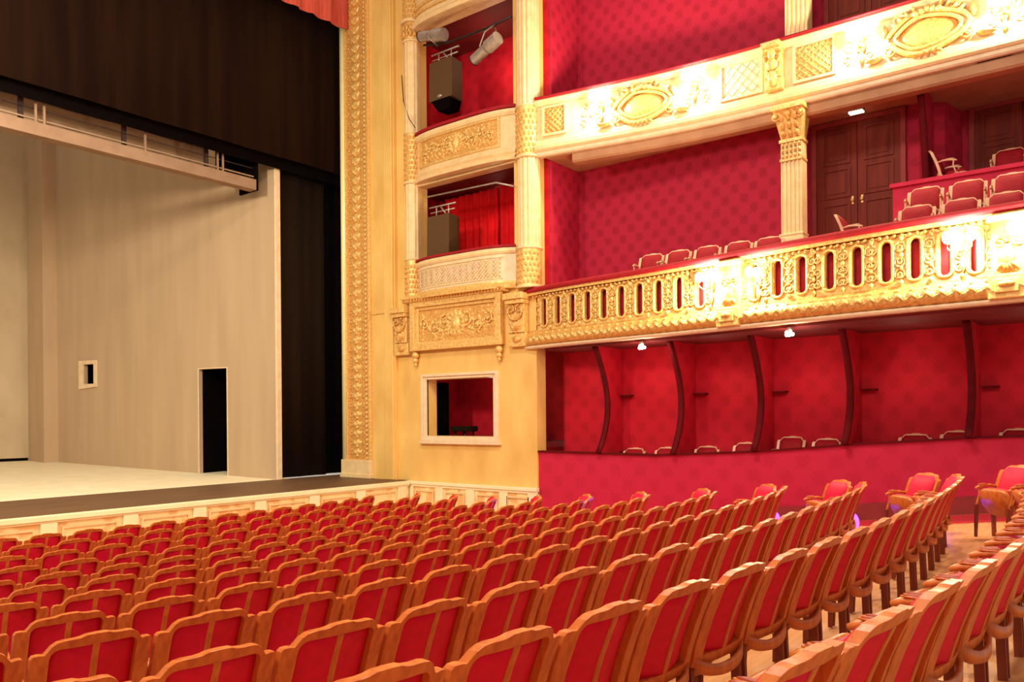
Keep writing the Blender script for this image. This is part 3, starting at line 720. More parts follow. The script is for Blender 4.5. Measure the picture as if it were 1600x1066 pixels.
def cartouche(Yc):
    T = onb2(Yc, 6.70); b = MB(T)
    for k, (rx, rz, r) in enumerate(((.62,.36,.05),(.5,.27,.035))):
        pts = [(rx*math.cos(a)*(1+.06*math.cos(4*a)), .06, rz*math.sin(a)*(1+.08*math.cos(3*a))) for a in [2*PI*i/36 for i in range(36)]]
        b.tube(pts, r, 8, True)
    for s_ in (-1,1):
        b.scroll(s_*.62,.06,-.2,.13,1.5,s_,.03,PI/2); b.scroll(s_*.45,.08,.3,.11,1.5,-s_,.028,0)
        b.leaf(s_*.7,.05,.05,.25,.08,PI/2 if s_>0 else PI/2,.05); b.leaf(s_*.74,.04,-.25,.3,.07,(0 if s_>0 else PI)-s_*.15,.05)
        for q in range(4): b.leaf(s_*(.2+.09*q),.07,.36-.05*q,.14,.045,PI/2-s_*(.3+.3*q),.04)
    for q in range(5): b.blob(((q-2)*.09,.1,.37-.02*abs(q-2)),(.06,.05,.055),8,5)
    for q in range(5): b.leaf((q-2)*.08,.07,-.34,.12,.04,-PI/2+(q-2)*.3,.04)
    par(b,'cartouche_frame',MT['gold'],g)
    b = MB(T); b.blob((0,.0,-.01),(.48,.06,.26),20,8); par(b,'cartouche_shield',MT['gold_deep'],g)
cartouche(8.4); cartouche(2.88)
# scattered arabesque on the plain fields
for Yc in (9.6,7.2,4.05,1.7):
    b = MB(onb2(Yc, 6.72))
    for s_ in (-1,1):
        b.scroll(s_*.16,.012,.06,.11,1.4,s_,.012,PI/2); b.scroll(s_*.2,.012,-.16,.09,1.3,-s_,.011,-PI/2); b.leaf(s_*.05,.01,.16,.14,.03,PI/2-s_*.5,.02)
    b.blob((0,.015,0),(.04,.02,.06),6,4)
    par(b,'arabesque',MT['gold'],g)
# herm between the panels
T = onb2(5.58, 0); console(5.58, .34, '', 6.32, 7.2, T=T, root=g)
b = MB(T); b.blob((0,.26,6.98),(.08,.08,.11),10,8); b.blob((0,.24,6.78),(.12,.09,.12),10,6); b.blob((0,.22,6.52),(.1,.1,.16),10,6); par(b,'carved_figure',MT['gold'],g)
# slab of the second balcony, soffits
P2p = part_path(PB2, 10.78, -1, 30)
b = MB(); plan_poly(b, P2p, 18.6, 5.96, 6.1, .08); struct(b.build('ceiling_over_first_balcony', MT['soffit']))
b = MB(); plan_poly(b, P2p, 18.6, 6.5, 6.6, .16); struct(b.build('floor_second_balcony', MT['carpet']))

# ------------------------------------------------------------------ rear walls of the galleries
def wallrun(name, m, pts, z0, z1, th=.12):
    mb = MB(); vs = []; fs = []
    n = len(pts)
    for z in (z0,z1):
        for (x,y) in pts: vs.append((x,y,z))
        for (x,y) in pts: vs.append((x+th,y+.001,z))
    K = 2*n
    for i in range(n-1): fs += [(i,i+1,K+i+1,K+i),(n+i,K+n+i,K+n+i+1,n+i+1),(i,n+i,n+i+1,i+1),(K+i,K+i+1,K+n+i+1,K+n+i)]
    fs += [(0,K,K+n,n),(n-1,2*n-1,K+2*n-1,K+n-1)]
    mb.add(vs,fs); return struct(mb.build(name,m))
wallrun('wall_first_balcony', MT['damask'], [(16.5,10.85),(16.5,5.75),(17.0,5.5),(17.0,3.3),(17.25,2.9),(18.0,2.72),(18.0,-1)], 2.42, 6.0)
wallrun('wall_second_balcony', MT['damask'], [(16.5,10.85),(16.5,5.6),(17.0,5.4),(17.0,-1)], 6.6, 12.6)
wallrun('wall_stalls_boxes', MT['damask_dk'], [(15.95,10.9),(15.95,-1)], -1.6, 1.52)

def panel_door(X, y0, y1, z0, z1, n, handles=True):
    """double door, faces -X; y0 > y1"""
    g = empty('door_%d' % n, (X, (y0+y1)/2, z0)); struct(g)
    ym = (y0+y1)/2
    b = MB(onwall(X)); b.ringplate(rect(-y0-.1,-y1+.1,z0-.05,z1+.1), rect(-y0,-y1,z0,z1), .0, .07); par(b,'door_frame',MT['skirting'],g,.01)
    for k, (a0,a1) in enumerate(((-y0,-ym-.008),(-ym+.008,-y1))):
        h = z1-z0; b = MB(onwall(X)); b.box(a0,a1,0,.03,z0,z1)
        for (f0,f1) in ((.04,.46),(.5,.7),(.73,.96)):
            b.ringplate(rect(a0+.12,a1-.12,z0+h*f0,z0+h*f1), rect(a0+.17,a1-.17,z0+h*f0+.04,z0+h*f1-.04), .03, .055); b.box(a0+.22,a1-.22,.03,.045,z0+h*f0+.09,z0+h*f1-.09)
        leaf = par(b,'door_leaf',MT['browndoor'],g)
        if handles:
            s_ = 1 if k else -1; hb = MB(onwall(X)); zz = z0+h*.47
            hb.blob((-ym+s_*.09,.07,zz),(.035,.035,.035),8,6); hb.box(-ym+s_*.09-.02,-ym+s_*.09+.02,.03,.045,zz-.08,zz+.08); ho = hb.build('door_handle', MT['gold']); ho.parent = leaf; ho.matrix_parent_inverse = Matrix.Translation(-Vector(g.location)); 
            ho.matrix_parent_inverse = Matrix.Identity(4)
    return g
panel_door(16.98, 5.22, 3.62, 2.9, 5.85, 1)
panel_door(17.98, 2.5, .9, 3.5, 6.0-.12, 2)
panel_door(16.98, 4.95, 3.3, 6.6, 9.3, 3)

# exit lamp under the balcony (lit lens)
g = empty('ceiling_lamp', (16.55,4.32,5.95)); tag(g, 'small lit oblong lamp under the upper balcony above the double door', 'ceiling lamp')
b = MB(); b.box(16.50,16.64,4.19,4.47,5.91,5.96); par(b,'housing',MT['metal'],g,.01); b = MB(); b.box(16.49,16.63,4.2,4.46,5.885,5.912); par(b,'lit_lens',MT['greenled'],g)

# pilasters carrying the upper balcony
def pilaster(cx, cy, z0, z1, label, w=.46, cap=True, basez=None):
    g = empty('fluted_pilaster', (cx,cy,z0)); tag(g, label, 'column'); T = onwall(cx, cy, 0)
    zb = basez if basez is not None else z0
    b = MB(T); n = 5; sw = w*.86; poly = [(-sw/2,-.15)]
    if zb > z0: bb = MB(T); bb.box(-w*.5,w*.5,-.2,.16,z0,zb); par(bb,'pedestal',MT['palecream'],g,.01)
    bb = MB(T); bb.box(-w*.52,w*.52,-.2,.17,zb,zb+.07); bb.box(-w*.48,w*.48,-.2,.14,zb+.07,zb+.12); bb.box(-w*.5,w*.5,-.2,.15,zb+.12,zb+.16); par(bb,'base',MT['cream'],g,.012)
    zt = z1-(.62 if cap else 0)
    vs = []; prof = [(-sw/2,-.2),(-sw/2,.1)]
    for i in range(n):
        a = -sw/2+sw*(i+.5)/n; q = sw/n*.32; prof += [(a-q,.1),(a-q*.6,.07),(a+q*.6,.07),(a+q,.1)]
    prof += [(sw/2,.1),(sw/2,-.2)]
    N = len(prof); vs = [(p[0],p[1],z) for z in (zb+.16,zt) for p in prof]
    b.add(vs,[tuple(range(N)),tuple(range(N,2*N))[::-1]]+[(i,(i+1)%N,N+(i+1)%N,N+i) for i in range(N)]); par(b,'fluted_shaft',MT['cream'],g)
    bb = MB(T)
    if cap:
        h0 = zt-.42
        bb.box(-w*.46,w*.46,-.2,.12,h0,h0+.05); 
        for i in range(5):
            for j in range(3): bb.leaf(-w*.34+w*.17*i,.1,h0+.36-.11*j,.1,.035,-PI/2,.03)
        bb.box(-w*.48,w*.48,-.2,.14,zt-.06,zt); par(bb,'necking_ornament',MT['gold'],g)
        cb = MB(T); cb.add([(-w*.42,-.2,zt),(w*.42,-.2,zt),(w*.42,.1,zt),(-w*.42,.1,zt),(-w*.6,-.2,z1-.1),(w*.6,-.2,z1-.1),(w*.6,.3,z1-.1),(-w*.6,.3,z1-.1)],[(0,3,2,1),(4,5,6,7),(0,1,5,4),(1,2,6,5),(2,3,7,6),(3,0,4,7)])
        cb.box(-w*.66,w*.66,-.2,.36,z1-.1,z1); par(cb,'capital',MT['gold'],g,.01)
        cb = MB(T)
        for s_ in (-1,0,1):
            for j in range(3): cb.leaf(s_*w*.3,.12+.06*j,zt+.02+.15*j,.2,.07,PI/2+s_*.15,.05)
        for s_ in (-1,1): cb.scroll(s_*w*.5,.28,z1-.2,.1,1.5,s_,.028,PI/2); cb.blob((s_*w*.5,.3,z1-.2),(.05,.04,.05),8,5)
        cb.blob((0,.3,z1-.18),(.07,.05,.07),8,5); par(cb,'acanthus_leaves',MT['gold_deep'],g)
    return g
pilaster(15.75, 5.3, 2.42, 5.97, 'gilded capital fluted pilaster carrying the upper balcony beside the double door', .47, True, 3.35)
pilaster(15.85, 5.22, 6.6, 12.4, 'cream fluted pilaster rising above the upper balcony rail', .5, False)

# S-edged partitions between the stalls boxes
def partition(Y, z0, z1, X0=15.12, X1=15.93, amp=.24, name='box_partition', label='', zf=None, m='damask_dk'):
    g = empty(name, (X1, Y, z0)); tag(g, label, 'partition', 'partitions between the stalls boxes' if name == 'box_partition' else None)
    n = 18; prof = []
    for i in range(n+1):
        f = i/n; z = z0+(z1-z0)*f
        x = X0-.16+amp*1.9*math.sin(PI*f**.9)-.10*f
        prof.append((x,z))
    b = MB(); vs = []; fs = []
    for y in (Y-.05,Y+.05):
        vs += [(x,y,z) for (x,z) in prof]+[(X1,y,z) for (x,z) in prof]
    K = 2*(n+1)
    for i in range(n): fs += [(i,i+1,n+2+i,n+1+i),(K+i,K+n+1+i,K+n+2+i,K+i+1)]
    b.add(vs,fs); 
    # close back and ends
    fs2 = [(n+1+i,n+2+i,K+n+2+i,K+n+1+i) for i in range(n)]+[(0,n+1,K+n+1,K),(n,K+n,K+2*n+1,2*n+1)]
    b.f += fs2; b.smooth += [False]*len(fs2)
    par(b,'partition_panel',MT[m],g)
    b = MB(); k=len(prof); vs = []
    for (x,z) in prof: vs += [(x-.035,Y-.058,z),(x-.035,Y+.058,z),(x+.02,Y+.058,z),(x+.02,Y-.058,z)]
    fs = []
    for i in range(n):
        a = 4*i
        for q in range(4): fs.append((a+q,a+(q+1)%4,a+4+(q+1)%4,a+4+q))
    fs += [(0,1,2,3),(4*n,4*n+3,4*n+2,4*n+1)]
    b.add(vs,fs,True); par(b,'dark_edge',MT['darkedge'],g)
    return g
# stalls parapet wall
def par_top(y): 
    pts = [(-1,-.28),(1.4,-.40),(2.2,-.44),(4.1,-.58),(5.8,-.74),(8.0,-.86),(11.2,-.84)]
    for (a,za),(b_,zb) in zip(pts,pts[1:]):
        if y <= b_: return za+(zb-za)*(y-a)/(b_-a)
    return pts[-1][1]
def parx(y): return 15.05+(.35*min(1,max(0,(9-y)/6)))*0+.12*min(1,max(0,(9-y)/6))
ords = ['first','second','third','fourth','fifth']
for i, Y in enumerate((9.32,7.53,5.83,4.16,2.21)):
    partition(Y, par_top(Y)+.03, 1.5, label='curved red partition between stalls boxes, %s counting from the yellow box tower' % ords[i])
    b = MB(); b.box(15.76,15.95,Y-.34,Y-.08,.42,.45); tag(b.build('wall_shelf', MT['darkedge']), 'small dark shelf on the stalls box wall beside the %s curved partition' % ords[i], 'shelf', 'small shelves in the stalls boxes')
partition(3.1, 2.42, 5.95, 16.35, 16.98, .22, name='gallery_partition', label='curved red partition beside the double door on the lower balcony', m='damask')

def pwall(name, m, o0, o1, top, bot, n=40, y0=11.0, y1=-1.):
    b = MB(); vs = []; fs = []
    for i in range(n+1):
        y = y0+(y1-y0)*i/n; x = parx(y); vs += [(x-o1,y,bot(y)),(x-o1,y,top(y)),(x-o0,y,top(y)),(x-o0,y,bot(y))]
    for i in range(n):
        a = 4*i
        for q in range(4): fs.append((a+q,a+(q+1)%4,a+4+(q+1)%4,a+4+q))
    fs += [(0,1,2,3),(4*n,4*n+3,4*n+2,4*n+1)]
    b.add(vs,fs); return b.build(name,m)
zf = lambda y: zfloor(15, y)
struct(pwall('wall_stalls_parapet', MT['damask_light'], -.15, 0, par_top, lambda y: zf(y)-.1))
struct(pwall('trim_4', MT['darkedge'], -.18, .05, lambda y: par_top(y)+.03, par_top))
struct(pwall('baseboard_side', MT['skirting'], -.02, .03, lambda y: zf(y)+.30, lambda y: zf(y)-.08))
b = MB(); b.box(15.2,16.9,-1,10.95,-1.62,-1.5); struct(b.build('floor_stalls_boxes', MT['carpet']))

# ------------------------------------------------------------------ lamps
LIGHTS = []
def pt(name, loc, energy, col, r, parent=None):
    l = bpy.data.lights.new(name,'POINT'); l.energy = energy; l.color = col; l.shadow_soft_size = r
    o = bpy.data.objects.new(name,l); C.objects.link(o); o.location = loc
    if parent: o.parent = parent; o.location = Vector(loc)-Vector(parent.location)
    return o
WARM = (1.0,.80,.55)
def girandole(path, Y, z, energy, label, arms=3, spread=.16, out=.22):
    p, t_ = at_y(path, Y); T = frame2d(p.x,p.y,t_.x,t_.y); c = T(0,out,z)
    g = empty('balcony_lamp', T(0,.05,z)); tag(g, label, 'wall lamp')
    b = MB(T); b.blob((0,.05,z-.12),(.07,.05,.12),10,6); b.leaf(0,.06,z-.2,.25,.05,-PI/2,.03)
    for k in range(arms):
        a = (k-(arms-1)/2)*spread; zz = z+.04*((k+1)%2)
        b.tube([(0,.08,z-.12),(a*.6,out*.8,z-.16),(a,out,z-.10),(a,out,zz-.05)],.012,6)
        b.blob((a,out,zz-.06),(.035,.035,.018),8,4)
    par(b,'gilded_arm',MT['gold'],g)
    for k in range(arms):
        a = (k-(arms-1)/2)*spread; zz = z+.04*((k+1)%2)
        b = MB(T); b.blob((a,out,zz+.03),(.075,.075,.095),12,8); par(b,'lit_globe',MT['lampglass'],g)
    pt('lamp_light', T(0,out+.14,z+.02), energy, WARM, .07, g)
E1, E2 = 330, 300
girandole(PB2, 9.35, 6.95, E2, 'cluster of lit globes on the upper balcony front nearest the fluted column')
girandole(PB2, 7.25, 6.95, E2, 'cluster of lit globes on the upper balcony between first cartouche and plain panel')
girandole(PB2, 3.98, 6.85, E2, 'cluster of lit globes on the upper balcony between lattice panel and second cartouche')
girandole(PB2, 1.72, 6.75, E2, 'cluster of lit globes on the upper balcony at the edge of the picture')
girandole(PB1, 6.28, 2.5, E1, 'cluster of lit globes on the balustrade before the first console')
girandole(PB1, 5.3, 2.45, E1*.6, 'cluster of lit globes on the balustrade after the first console', 2)
girandole(PB1, 2.02, 2.5, E1, 'cluster of lit globes on the balustrade before the second console')
girandole(PB1, 1.2, 2.5, E1*.8, 'cluster of lit globes on the balustrade after the second console')
for i, (Y, zz) in enumerate(((8.03,1.44),(4.79,1.46))):
    X = at_y(PB1, Y)[0].x+.12
    g = empty('soffit_lamp', (X,Y,1.5)); tag(g, 'small white flower shaped lamp under the balcony, %s' % ('nearer the box tower' if i == 0 else 'further from the box tower'), 'ceiling lamp')
    b = MB(); disc(b,X,Y,.05,1.46,1.50,12); par(b,'ceiling_rose',MT['metal'],g)
    b = MB()
    for k in range(5): a = 2*PI*k/5; b.blob((X+.055*math.cos(a),Y+.055*math.sin(a),1.40+.03*math.sin(2*a)),(.035,.035,.035),8,5)
    b.blob((X,Y,1.38),(.04,.04,.04),8,5); par(b,'lit_petals',MT['spotglass'],g)
    pt('lamp_light', (X-.02,Y,1.30), 26, (1,.75,.6), .05, g)
# violet aisle lamps
def violet(x, y, h, label, e=5):
    z = zfloor(x,y); g = empty('violet_aisle_lamp', (x,y,z)); tag(g, label, 'floor lamp')
    b = MB(); disc(b,x,y,.05,z,z+h,12); par(b,'post',MT['darkmetal'],g); b = MB(); b.blob((x,y,z+h+.1),(.13,.13,.16),12,8); par(b,'lit_head',MT['violet'],g)
    pt('lamp_light', (x,y,z+h+.2), e, (.35,.12,1), .05, g)
violet(12.55,2.27,.10,'violet lamp on the floor at the aisle end of the eleventh row',8)
violet(12.5,3.40,.14,'violet lamp on the floor at the aisle end of the tenth row',12)
violet(12.55,4.60,.2,'violet lamp on the floor at the aisle end of the ninth row',8)
violet(12.6,7.5,.35,'violet lamp glowing at the aisle end of the middle rows',8)
violet(12.6,9.9,.35,'violet lamp glowing at the aisle end of the fourth row from the stage',8)

# ------------------------------------------------------------------ theatre chair
def yb(z):                       # the back leans away from the sitter
    f = max(0, z-.40); return -.20-.20*f-.30*f*f
def bend(x, z): return yb(z)-.028*(1-(x/.28)**2)
def crest(x):
    x = abs(x)
    pts = [(0,.938),(.045,.936),(.07,.927),(.10,.923),(.145,.923),(.172,.917),(.195,.900),(.210,.876),(.222,.860),(.245,.863),(.268,.860),(.278,.845)]
    for (a,za),(b_,zb) in zip(pts,pts[1:]):
        if x <= b_: return za+(zb-za)*(x-a)/(b_-a)
    return .85
def chair_parts(root, gold=False, legs=True, pads=False):
    W = 'gold' if gold else 'wood'
    wood = MT['galwood'] if gold else MT['wood']
    # frame ring
    xs = [-.278,-.268,-.245,-.222,-.210,-.195,-.172,-.145,-.10,-.07,-.045,0]; xs = xs+[-x for x in xs[-2::-1]]
    outer = [(x, crest(x)) for x in xs]+[(.278,.7),(.276,.55),(.272,.42)]+[(x,.42) for x in (.18,.09,0,-.09,-.18)]+[(-.272,.42),(-.276,.55),(-.278,.7)]
    ih = lambda x: (crest(x)-.062) if abs(x) < .16 else None
    def inn(p):
        x, z = p
        if z >= .838:
            xx = max(-.200,min(.200,x*.88)); e = max(0,(abs(xx)-.160)/.04); return (xx, .878-.045*(1-math.sqrt(max(0,1-e*e))))
        if z > .43: return (.200 if x > 0 else -.200, min(z,.80)*.9+.06)
        xx = max(-.200,min(.200,x*.9)); return (xx,.475)
    inner = [inn(p) for p in outer]
    b = MB(); n = len(outer)
    th = .024
    vs = []
    for off in (-th, th):
        for pl in (outer, inner):
            for (x,z) in pl: vs.append((x, bend(x,z)+off, z))
    fs = []
    for i in range(n):
        j = (i+1) % n
        fs += [(i,j,n+j,n+i),(2*n+i,3*n+i,3*n+j,2*n+j),(i,2*n+i,2*n+j,j),(n+i,n+j,3*n+j,3*n+i)]
    b.add(vs, fs, False)
    o = b.build('back_frame', wood, root, .006)
    b = MB(); b.add(*tubegrid([(0,z) for z in (.47,.55,.63,.71,.79,.88)], .017, th+.002, .0), True); b.build('splat', wood, root, .004)
    # upholstered panel: rear skin and padded front
    b = MB(); nx, nz = 8, 6; vs = []; fs = []
    for lay in (0,1):
        for j in range(nz+1):
            for i in range(nx+1):
                x = -.222+.444*i/nx; z = .45+(min(.90,crest(x)-.018)-.45)*j/nz
                puff = .05*(1-(x/.222)**4)*(1-(2*j/nz-1)**4) if lay else -.0
                vs.append((x, bend(x,z)+(.034+puff if lay else -.042*(1-abs(x)/.222)+.019), z))
    K = (nx+1)*(nz+1)
    for j in range(nz):
        for i in range(nx):
            a = j*(nx+1)+i; q = (a,a+1,a+nx+2,a+nx+1); fs += [q, tuple(K+v for v in q[::-1])]
    edge = list(range(nx+1))+[j*(nx+1)+nx for j in range(1,nz+1)]+[nz*(nx+1)+i for i in range(nx-1,-1,-1)]+[j*(nx+1) for j in range(nz-1,0,-1)]
    for a,b_ in zip(edge,edge[1:]+edge[:1]): fs.append((a,K+a,K+b_,b_))
    b.add(vs, fs, True); b.build('back_panel', MT['velvet_shaded' if gold else 'velvet_back'], root)
    # seat
    def slab(mb, z0, z1, hw, y0, y1, bowr, dome=0.):
        N = 28; pl = []
        for i in range(N):
            a = 2*PI*i/N; c, s_ = math.cos(a), math.sin(a)
            x = hw*(abs(c)**.45)*(1 if c > 0 else -1); y = (y1+y0)/2+(y1-y0)/2*(abs(s_)**.6)*(1 if s_ > 0 else -1)
            if s_ < 0: y -= bowr*(1-(x/hw)**2)
            pl.append((x,y))
        vs = [(x,y,z0) for x,y in pl]+[(x,y,z1-dome*.6) for x,y in pl]+[(x*.8,(y-.04)*.8+.04,z1) for x,y in pl]+[(0,.04,z1)]
        fs = [tuple(range(N))[::-1]]
        for k in (0,N):
            fs += [(k+i,k+(i+1)%N,k+N+(i+1)%N,k+N+i) for i in range(N)]
        fs += [(2*N+i,2*N+(i+1)%N,3*N) for i in range(N)]
        mb.add(vs,fs,True); return mb
    fold = math.radians(6 if gold else 66); ca, sa = math.cos(fold), math.sin(fold); py, pz = -.10, .43
    tip = lambda x, y, z: (x, py+(y-py)*ca-(z-pz)*sa, pz+(y-py)*sa+(z-pz)*ca)     # the seats are folded up
    b = MB(tip); slab(b,.40,.47,.225,-.15,.19 if gold else .13,0,.03); b.build('seat', MT['velvet_shaded' if gold else 'velvet'], root)
    b = MB(tip); slab(b,.35,.40,.235,-.17,.21 if gold else .145,.06,0.); b.build('seat_shell', wood, root)
    b = MB(); n_ = 14; vs = []; fs = []
    for i in range(n_+1):
        x = -.26+.52*i/n_; q = math.sqrt(max(0,1-(x/.262)**2)); yy = -.215-.07*q; zz = .435-.085*q
        vs += [(x,yy-.012,zz),(x,yy+.012,zz-.008),(x,yy+.012,zz+.055),(x,yy-.012,zz+.062)]
    for i in range(n_):
        a = 4*i
        for q in range(4): fs.append((a+q,a+(q+1)%4,a+4+(q+1)%4,a+4+q))
    fs += [(0,1,2,3),(4*n_,4*n_+3,4*n_+2,4*n_+1)]
    b.add(vs, fs, True); b.build('rear_rail', wood, root)
    for s_ in (-1,1):
        b = MB(); x = s_*.262
        b.tube([(x*.985,bend(.26,.64)+.01,.645),(x,-.16,.665),(x,-.06,.66),(x,.02,.645),(x,.06,.63)],[.016,.019,.021,.02,.016],8)
        b.tube([(x,.01,.64),(x,.0,.55),(x,.03,.46),(x,.05,.40)],.014,6)
        b.blob((x,-.06,.678),(.022,.085,.010),10,5)
        ao = b.build('armrest', wood, root)
        if pads:
            b = MB(); b.blob((x,-.055,.684),(.016,.065,.010),10,5); b.build('armrest_pad', MT['pad'], ao)
    if legs:
        for s_ in (-1,1):
            x = s_*.255; b = MB()
            b.add([(x-.014,yb(.42)-.02,.42),(x+.014,yb(.42)-.02,.42),(x+.014,yb(.42)+.03,.42),(x-.014,yb(.42)+.03,.42),(x-.014,-.24,0),(x+.014,-.24,0),(x+.014,-.19,0),(x-.014,-.19,0)],[(0,1,2,3),(7,6,5,4),(0,4,5,1),(1,5,6,2),(2,6,7,3),(3,7,4,0)]); b.build('leg', wood if gold else MT['legwood'], root)
            b = MB(); b.add([(x-.016,.03,.42),(x+.016,.03,.42),(x+.016,.075,.42),(x-.016,.075,.42),(x-.012,.05,0),(x+.012,.05,0),(x+.012,.08,0),(x-.012,.08,0)],[(0,1,2,3),(7,6,5,4),(0,4,5,1),(1,5,6,2),(2,6,7,3),(3,7,4,0)]); b.build('leg', wood if gold else MT['legwood'], root)
def tubegrid(pts, hw, d1, d0):
    vs = []; fs = []
    for (x,z) in pts:
        y = bend(x,z); vs += [(x-hw,y-d1,z),(x+hw,y-d1,z),(x+hw,y-d0,z),(x-hw,y-d0,z)]
    n = len(pts)
    for i in range(n-1):
        a = 4*i
        for q in range(4): fs.append((a+q,a+(q+1)%4,a+4+(q+1)%4,a+4+q))
    fs += [(0,1,2,3),(4*n-4,4*n-1,4*n-2,4*n-3)]
    return vs, fs
def dup(root):
    r = root.copy(); C.objects.link(r)
    for ch in root.children:
        c = ch.copy(); C.objects.link(c); c.parent = r
        for sub in ch.children:
            d = sub.copy(); C.objects.link(d); d.parent = c
    return r
chair0 = empty('theatre_chair'); chair_parts(chair0, pads=True)
chairF = empty('theatre_chair'); chair_parts(chairF)
used = {}
ORD = ['','first','second','third','fourth','fifth','sixth','seventh','eighth','ninth','tenth','eleventh','twelfth','thirteenth','fourteenth','fifteenth','sixteenth','seventeenth','eighteenth','nineteenth','twentieth','twenty-first','twenty-second','twenty-third','twenty-fourth']
F_, TH, RR = 1252., math.radians(38.05), math.radians(.46)
def proj(X,Y,Z):
    d = X*math.cos(TH)+Y*math.sin(TH); l = X*math.sin(TH)-Y*math.cos(TH)
    if d < .2: return None
    u0, v0 = l/d, Z/d; u = u0*math.cos(RR)-v0*math.sin(RR); v = u0*math.sin(RR)+v0*math.cos(RR)
    return 800+F_*u, 650-F_*v, d
rows = [('Z',.42),('A',1.5),('B',2.62),('C',3.7),('D',4.76),('E',5.9),('F',7.0),('G',8.08),('H',9.16),('I',10.24),('J',11.3),('K',12.4)]
def rowy(x, ym): return ym+CA*(x-CX)**2+.18*max(0,x-10.9)**2
count = 0
for ri, (nm, ym) in enumerate(rows):
    from_stage = 12-ri; spots = []
    off = {'Z':-.15,'A':-.10,'B':.0,'C':.01,'D':-.24,'E':-.18,'F':-.14,'G':-.14,'H':-.09,'I':.14,'J':.16,'K':.02}[nm]
    if nm != 'K': spots.append((12.14+off*.5, ym+.80+off*.2, math.radians(50)))
    x = (11.62 if nm != 'K' else 11.3)+off
    while x > -1:
        y = rowy(x, ym); tn = 2*CA*(x-CX)+.36*max(0,x-10.9)
        spots.append((x, y, math.atan(tn))); x -= .58/math.sqrt(1+tn*tn)
    for k, (x, y, a) in enumerate(spots):
        x, y = x-.39*math.sin(a), y+.39*math.cos(a)      # the row line is that of the back tops
        q = proj(x+.39*math.sin(a), y-.39*math.cos(a), zfloor(x,y)+.9)
        if q is None: break
        hw = .33*F_/q[2]
        if q[0] < -hw or q[1] > 1066+40 or q[0] > 1600+hw*1.5: continue
        src = chair0 if nm in 'ZAB' else chairF; o = dup(src) if src in used else src; used[src] = True
        o.location = (x, y, zfloor(x,y)); o.rotation_euler = (0,0,a)
        lab = 'red velvet chair, %s from the side aisle, %s row from the stage' % (ORD[k+1], ORD[from_stage])
        tag(o, lab, 'chair', 'theatre chairs of the stalls'); count += 1
print('stalls chairs', count)

# gallery chairs with pale gilded frames
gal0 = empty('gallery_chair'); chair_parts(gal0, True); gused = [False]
def gal(x, y, z, rz, label, group):
    global gal0
    o = dup(gal0) if gused[0] else gal0; gused[0] = True
    o.location = (x,y,z); o.rotation_euler = (0,0,rz); tag(o, label, 'chair', group)
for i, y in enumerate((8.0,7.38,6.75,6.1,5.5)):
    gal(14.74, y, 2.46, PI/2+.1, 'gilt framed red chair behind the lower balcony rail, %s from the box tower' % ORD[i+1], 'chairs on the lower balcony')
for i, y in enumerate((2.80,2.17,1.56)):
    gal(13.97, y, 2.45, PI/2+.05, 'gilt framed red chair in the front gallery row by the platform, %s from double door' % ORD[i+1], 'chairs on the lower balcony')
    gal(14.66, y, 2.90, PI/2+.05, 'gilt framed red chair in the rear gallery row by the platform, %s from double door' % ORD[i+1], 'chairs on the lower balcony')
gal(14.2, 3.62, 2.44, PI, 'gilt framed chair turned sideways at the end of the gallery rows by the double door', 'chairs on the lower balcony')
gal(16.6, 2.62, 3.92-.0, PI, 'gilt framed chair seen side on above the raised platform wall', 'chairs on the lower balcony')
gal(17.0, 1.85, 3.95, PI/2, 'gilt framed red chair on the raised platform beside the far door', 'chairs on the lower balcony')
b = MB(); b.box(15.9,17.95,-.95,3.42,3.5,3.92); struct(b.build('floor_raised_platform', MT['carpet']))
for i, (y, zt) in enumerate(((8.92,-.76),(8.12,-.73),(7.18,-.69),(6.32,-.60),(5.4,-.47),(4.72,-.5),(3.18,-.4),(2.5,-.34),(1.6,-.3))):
    gal(15.50, y, zt-.93+.02, PI/2, 'gilt framed red chair back just showing over the stalls wall, %s from the box tower' % ORD[i+1], 'chairs in the stalls boxes')

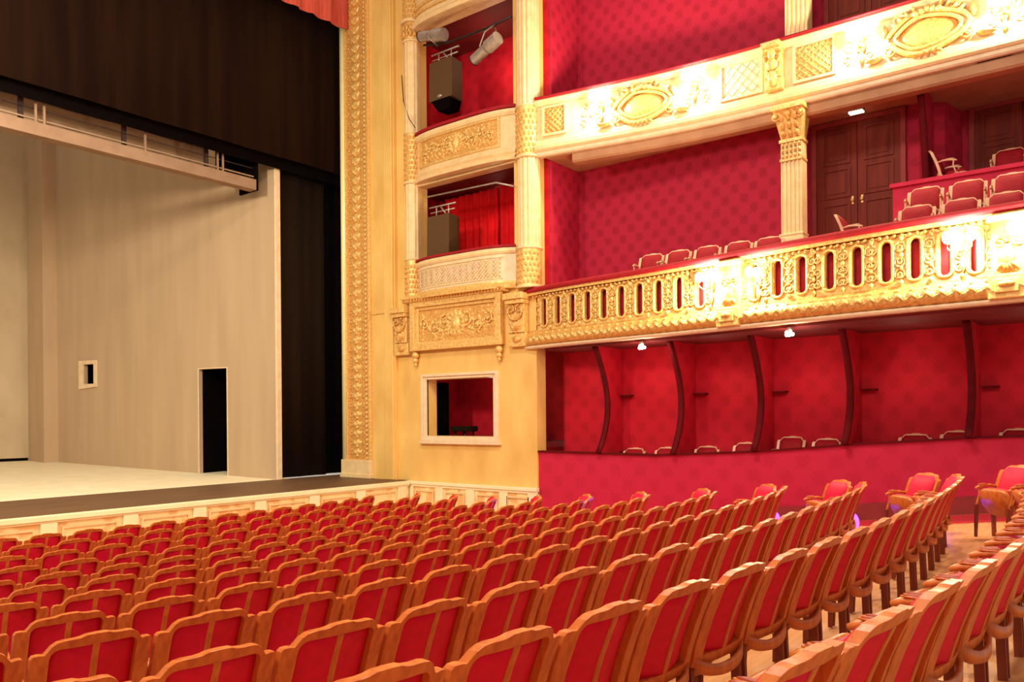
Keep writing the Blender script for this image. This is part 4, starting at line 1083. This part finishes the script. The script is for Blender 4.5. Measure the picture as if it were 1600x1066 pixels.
# ------------------------------------------------------------------ lights of the house and added fill lights
def area(name, loc, target, size, energy, col, shape='DISK', size_y=None):
    l = bpy.data.lights.new(name,'AREA'); l.shape = shape; l.size = size; l.energy = energy; l.color = col
    if size_y: l.size_y = size_y
    o = bpy.data.objects.new(name,l); C.objects.link(o); o.location = loc
    o.rotation_euler = (Vector(target)-Vector(loc)).to_track_quat('-Z','Y').to_euler(); return o
area('chandelier', (5.0,6.0,11.0), (6.5,6.5,0), 3.2, 1250, (1,.91,.76))
area('house_fill_light', (-2.5,1.0,7.0), (14,8,1), 3.0, 800, (1,.91,.78))  # added general fill for the hall, no fixture behind it
area('stage_wash', (2.0,13.0,6.35), (9,25,0), 1.3, 1300, (1,.88,.66))
for (x,y,z,e) in ((16.2,13.3,.9-.1,10),(16.3,13.2,5.3,16),(16.3,13.2,9.2,26)):
    pt('box_fill_light', (x,y,z), e, (1,.72,.5), .1)  # added fill that brightens the red box interiors, no fixture there
for y in (10.1,8.4,6.7,5.0,3.2,1.2):
    pt('stalls_box_fill_light', (15.3,y,.8), 6, (1,.74,.6), .15)  # added fill for each stalls bay, stands for no actual lamp
w = bpy.data.worlds.new('world'); bpy.context.scene.world = w; w.use_nodes = True
w.node_tree.nodes['Background'].inputs[0].default_value = (1.0,.86,.72,1); w.node_tree.nodes['Background'].inputs[1].default_value = .55

# ------------------------------------------------------------------ camera
cam = bpy.data.cameras.new('camera'); co = bpy.data.objects.new('camera', cam); C.objects.link(co); bpy.context.scene.camera = co
R0 = Vector((math.sin(TH), -math.cos(TH), 0)); U0 = Vector((0,0,1)); Fw = Vector((math.cos(TH), math.sin(TH), 0))
rt = R0*math.cos(RR)-U0*math.sin(RR); up = R0*math.sin(RR)+U0*math.cos(RR)
M = Matrix.Identity(4)
for i in range(3): M[i][0] = rt[i]; M[i][1] = up[i]; M[i][2] = -Fw[i]
co.matrix_world = M
cam.sensor_width = 36; cam.lens = F_/1600*36; cam.shift_y = (650-533)/1600; cam.clip_end = 200; cam.clip_start = .05
vs_ = bpy.context.scene.view_settings; vs_.view_transform = 'Standard'; vs_.look = 'None'; vs_.gamma = 1; vs_.exposure = 0.0; vs_.use_curve_mapping = False
bpy.context.scene.cycles.max_bounces = 6
bpy.context.scene.cycles.sample_clamp_indirect = 4
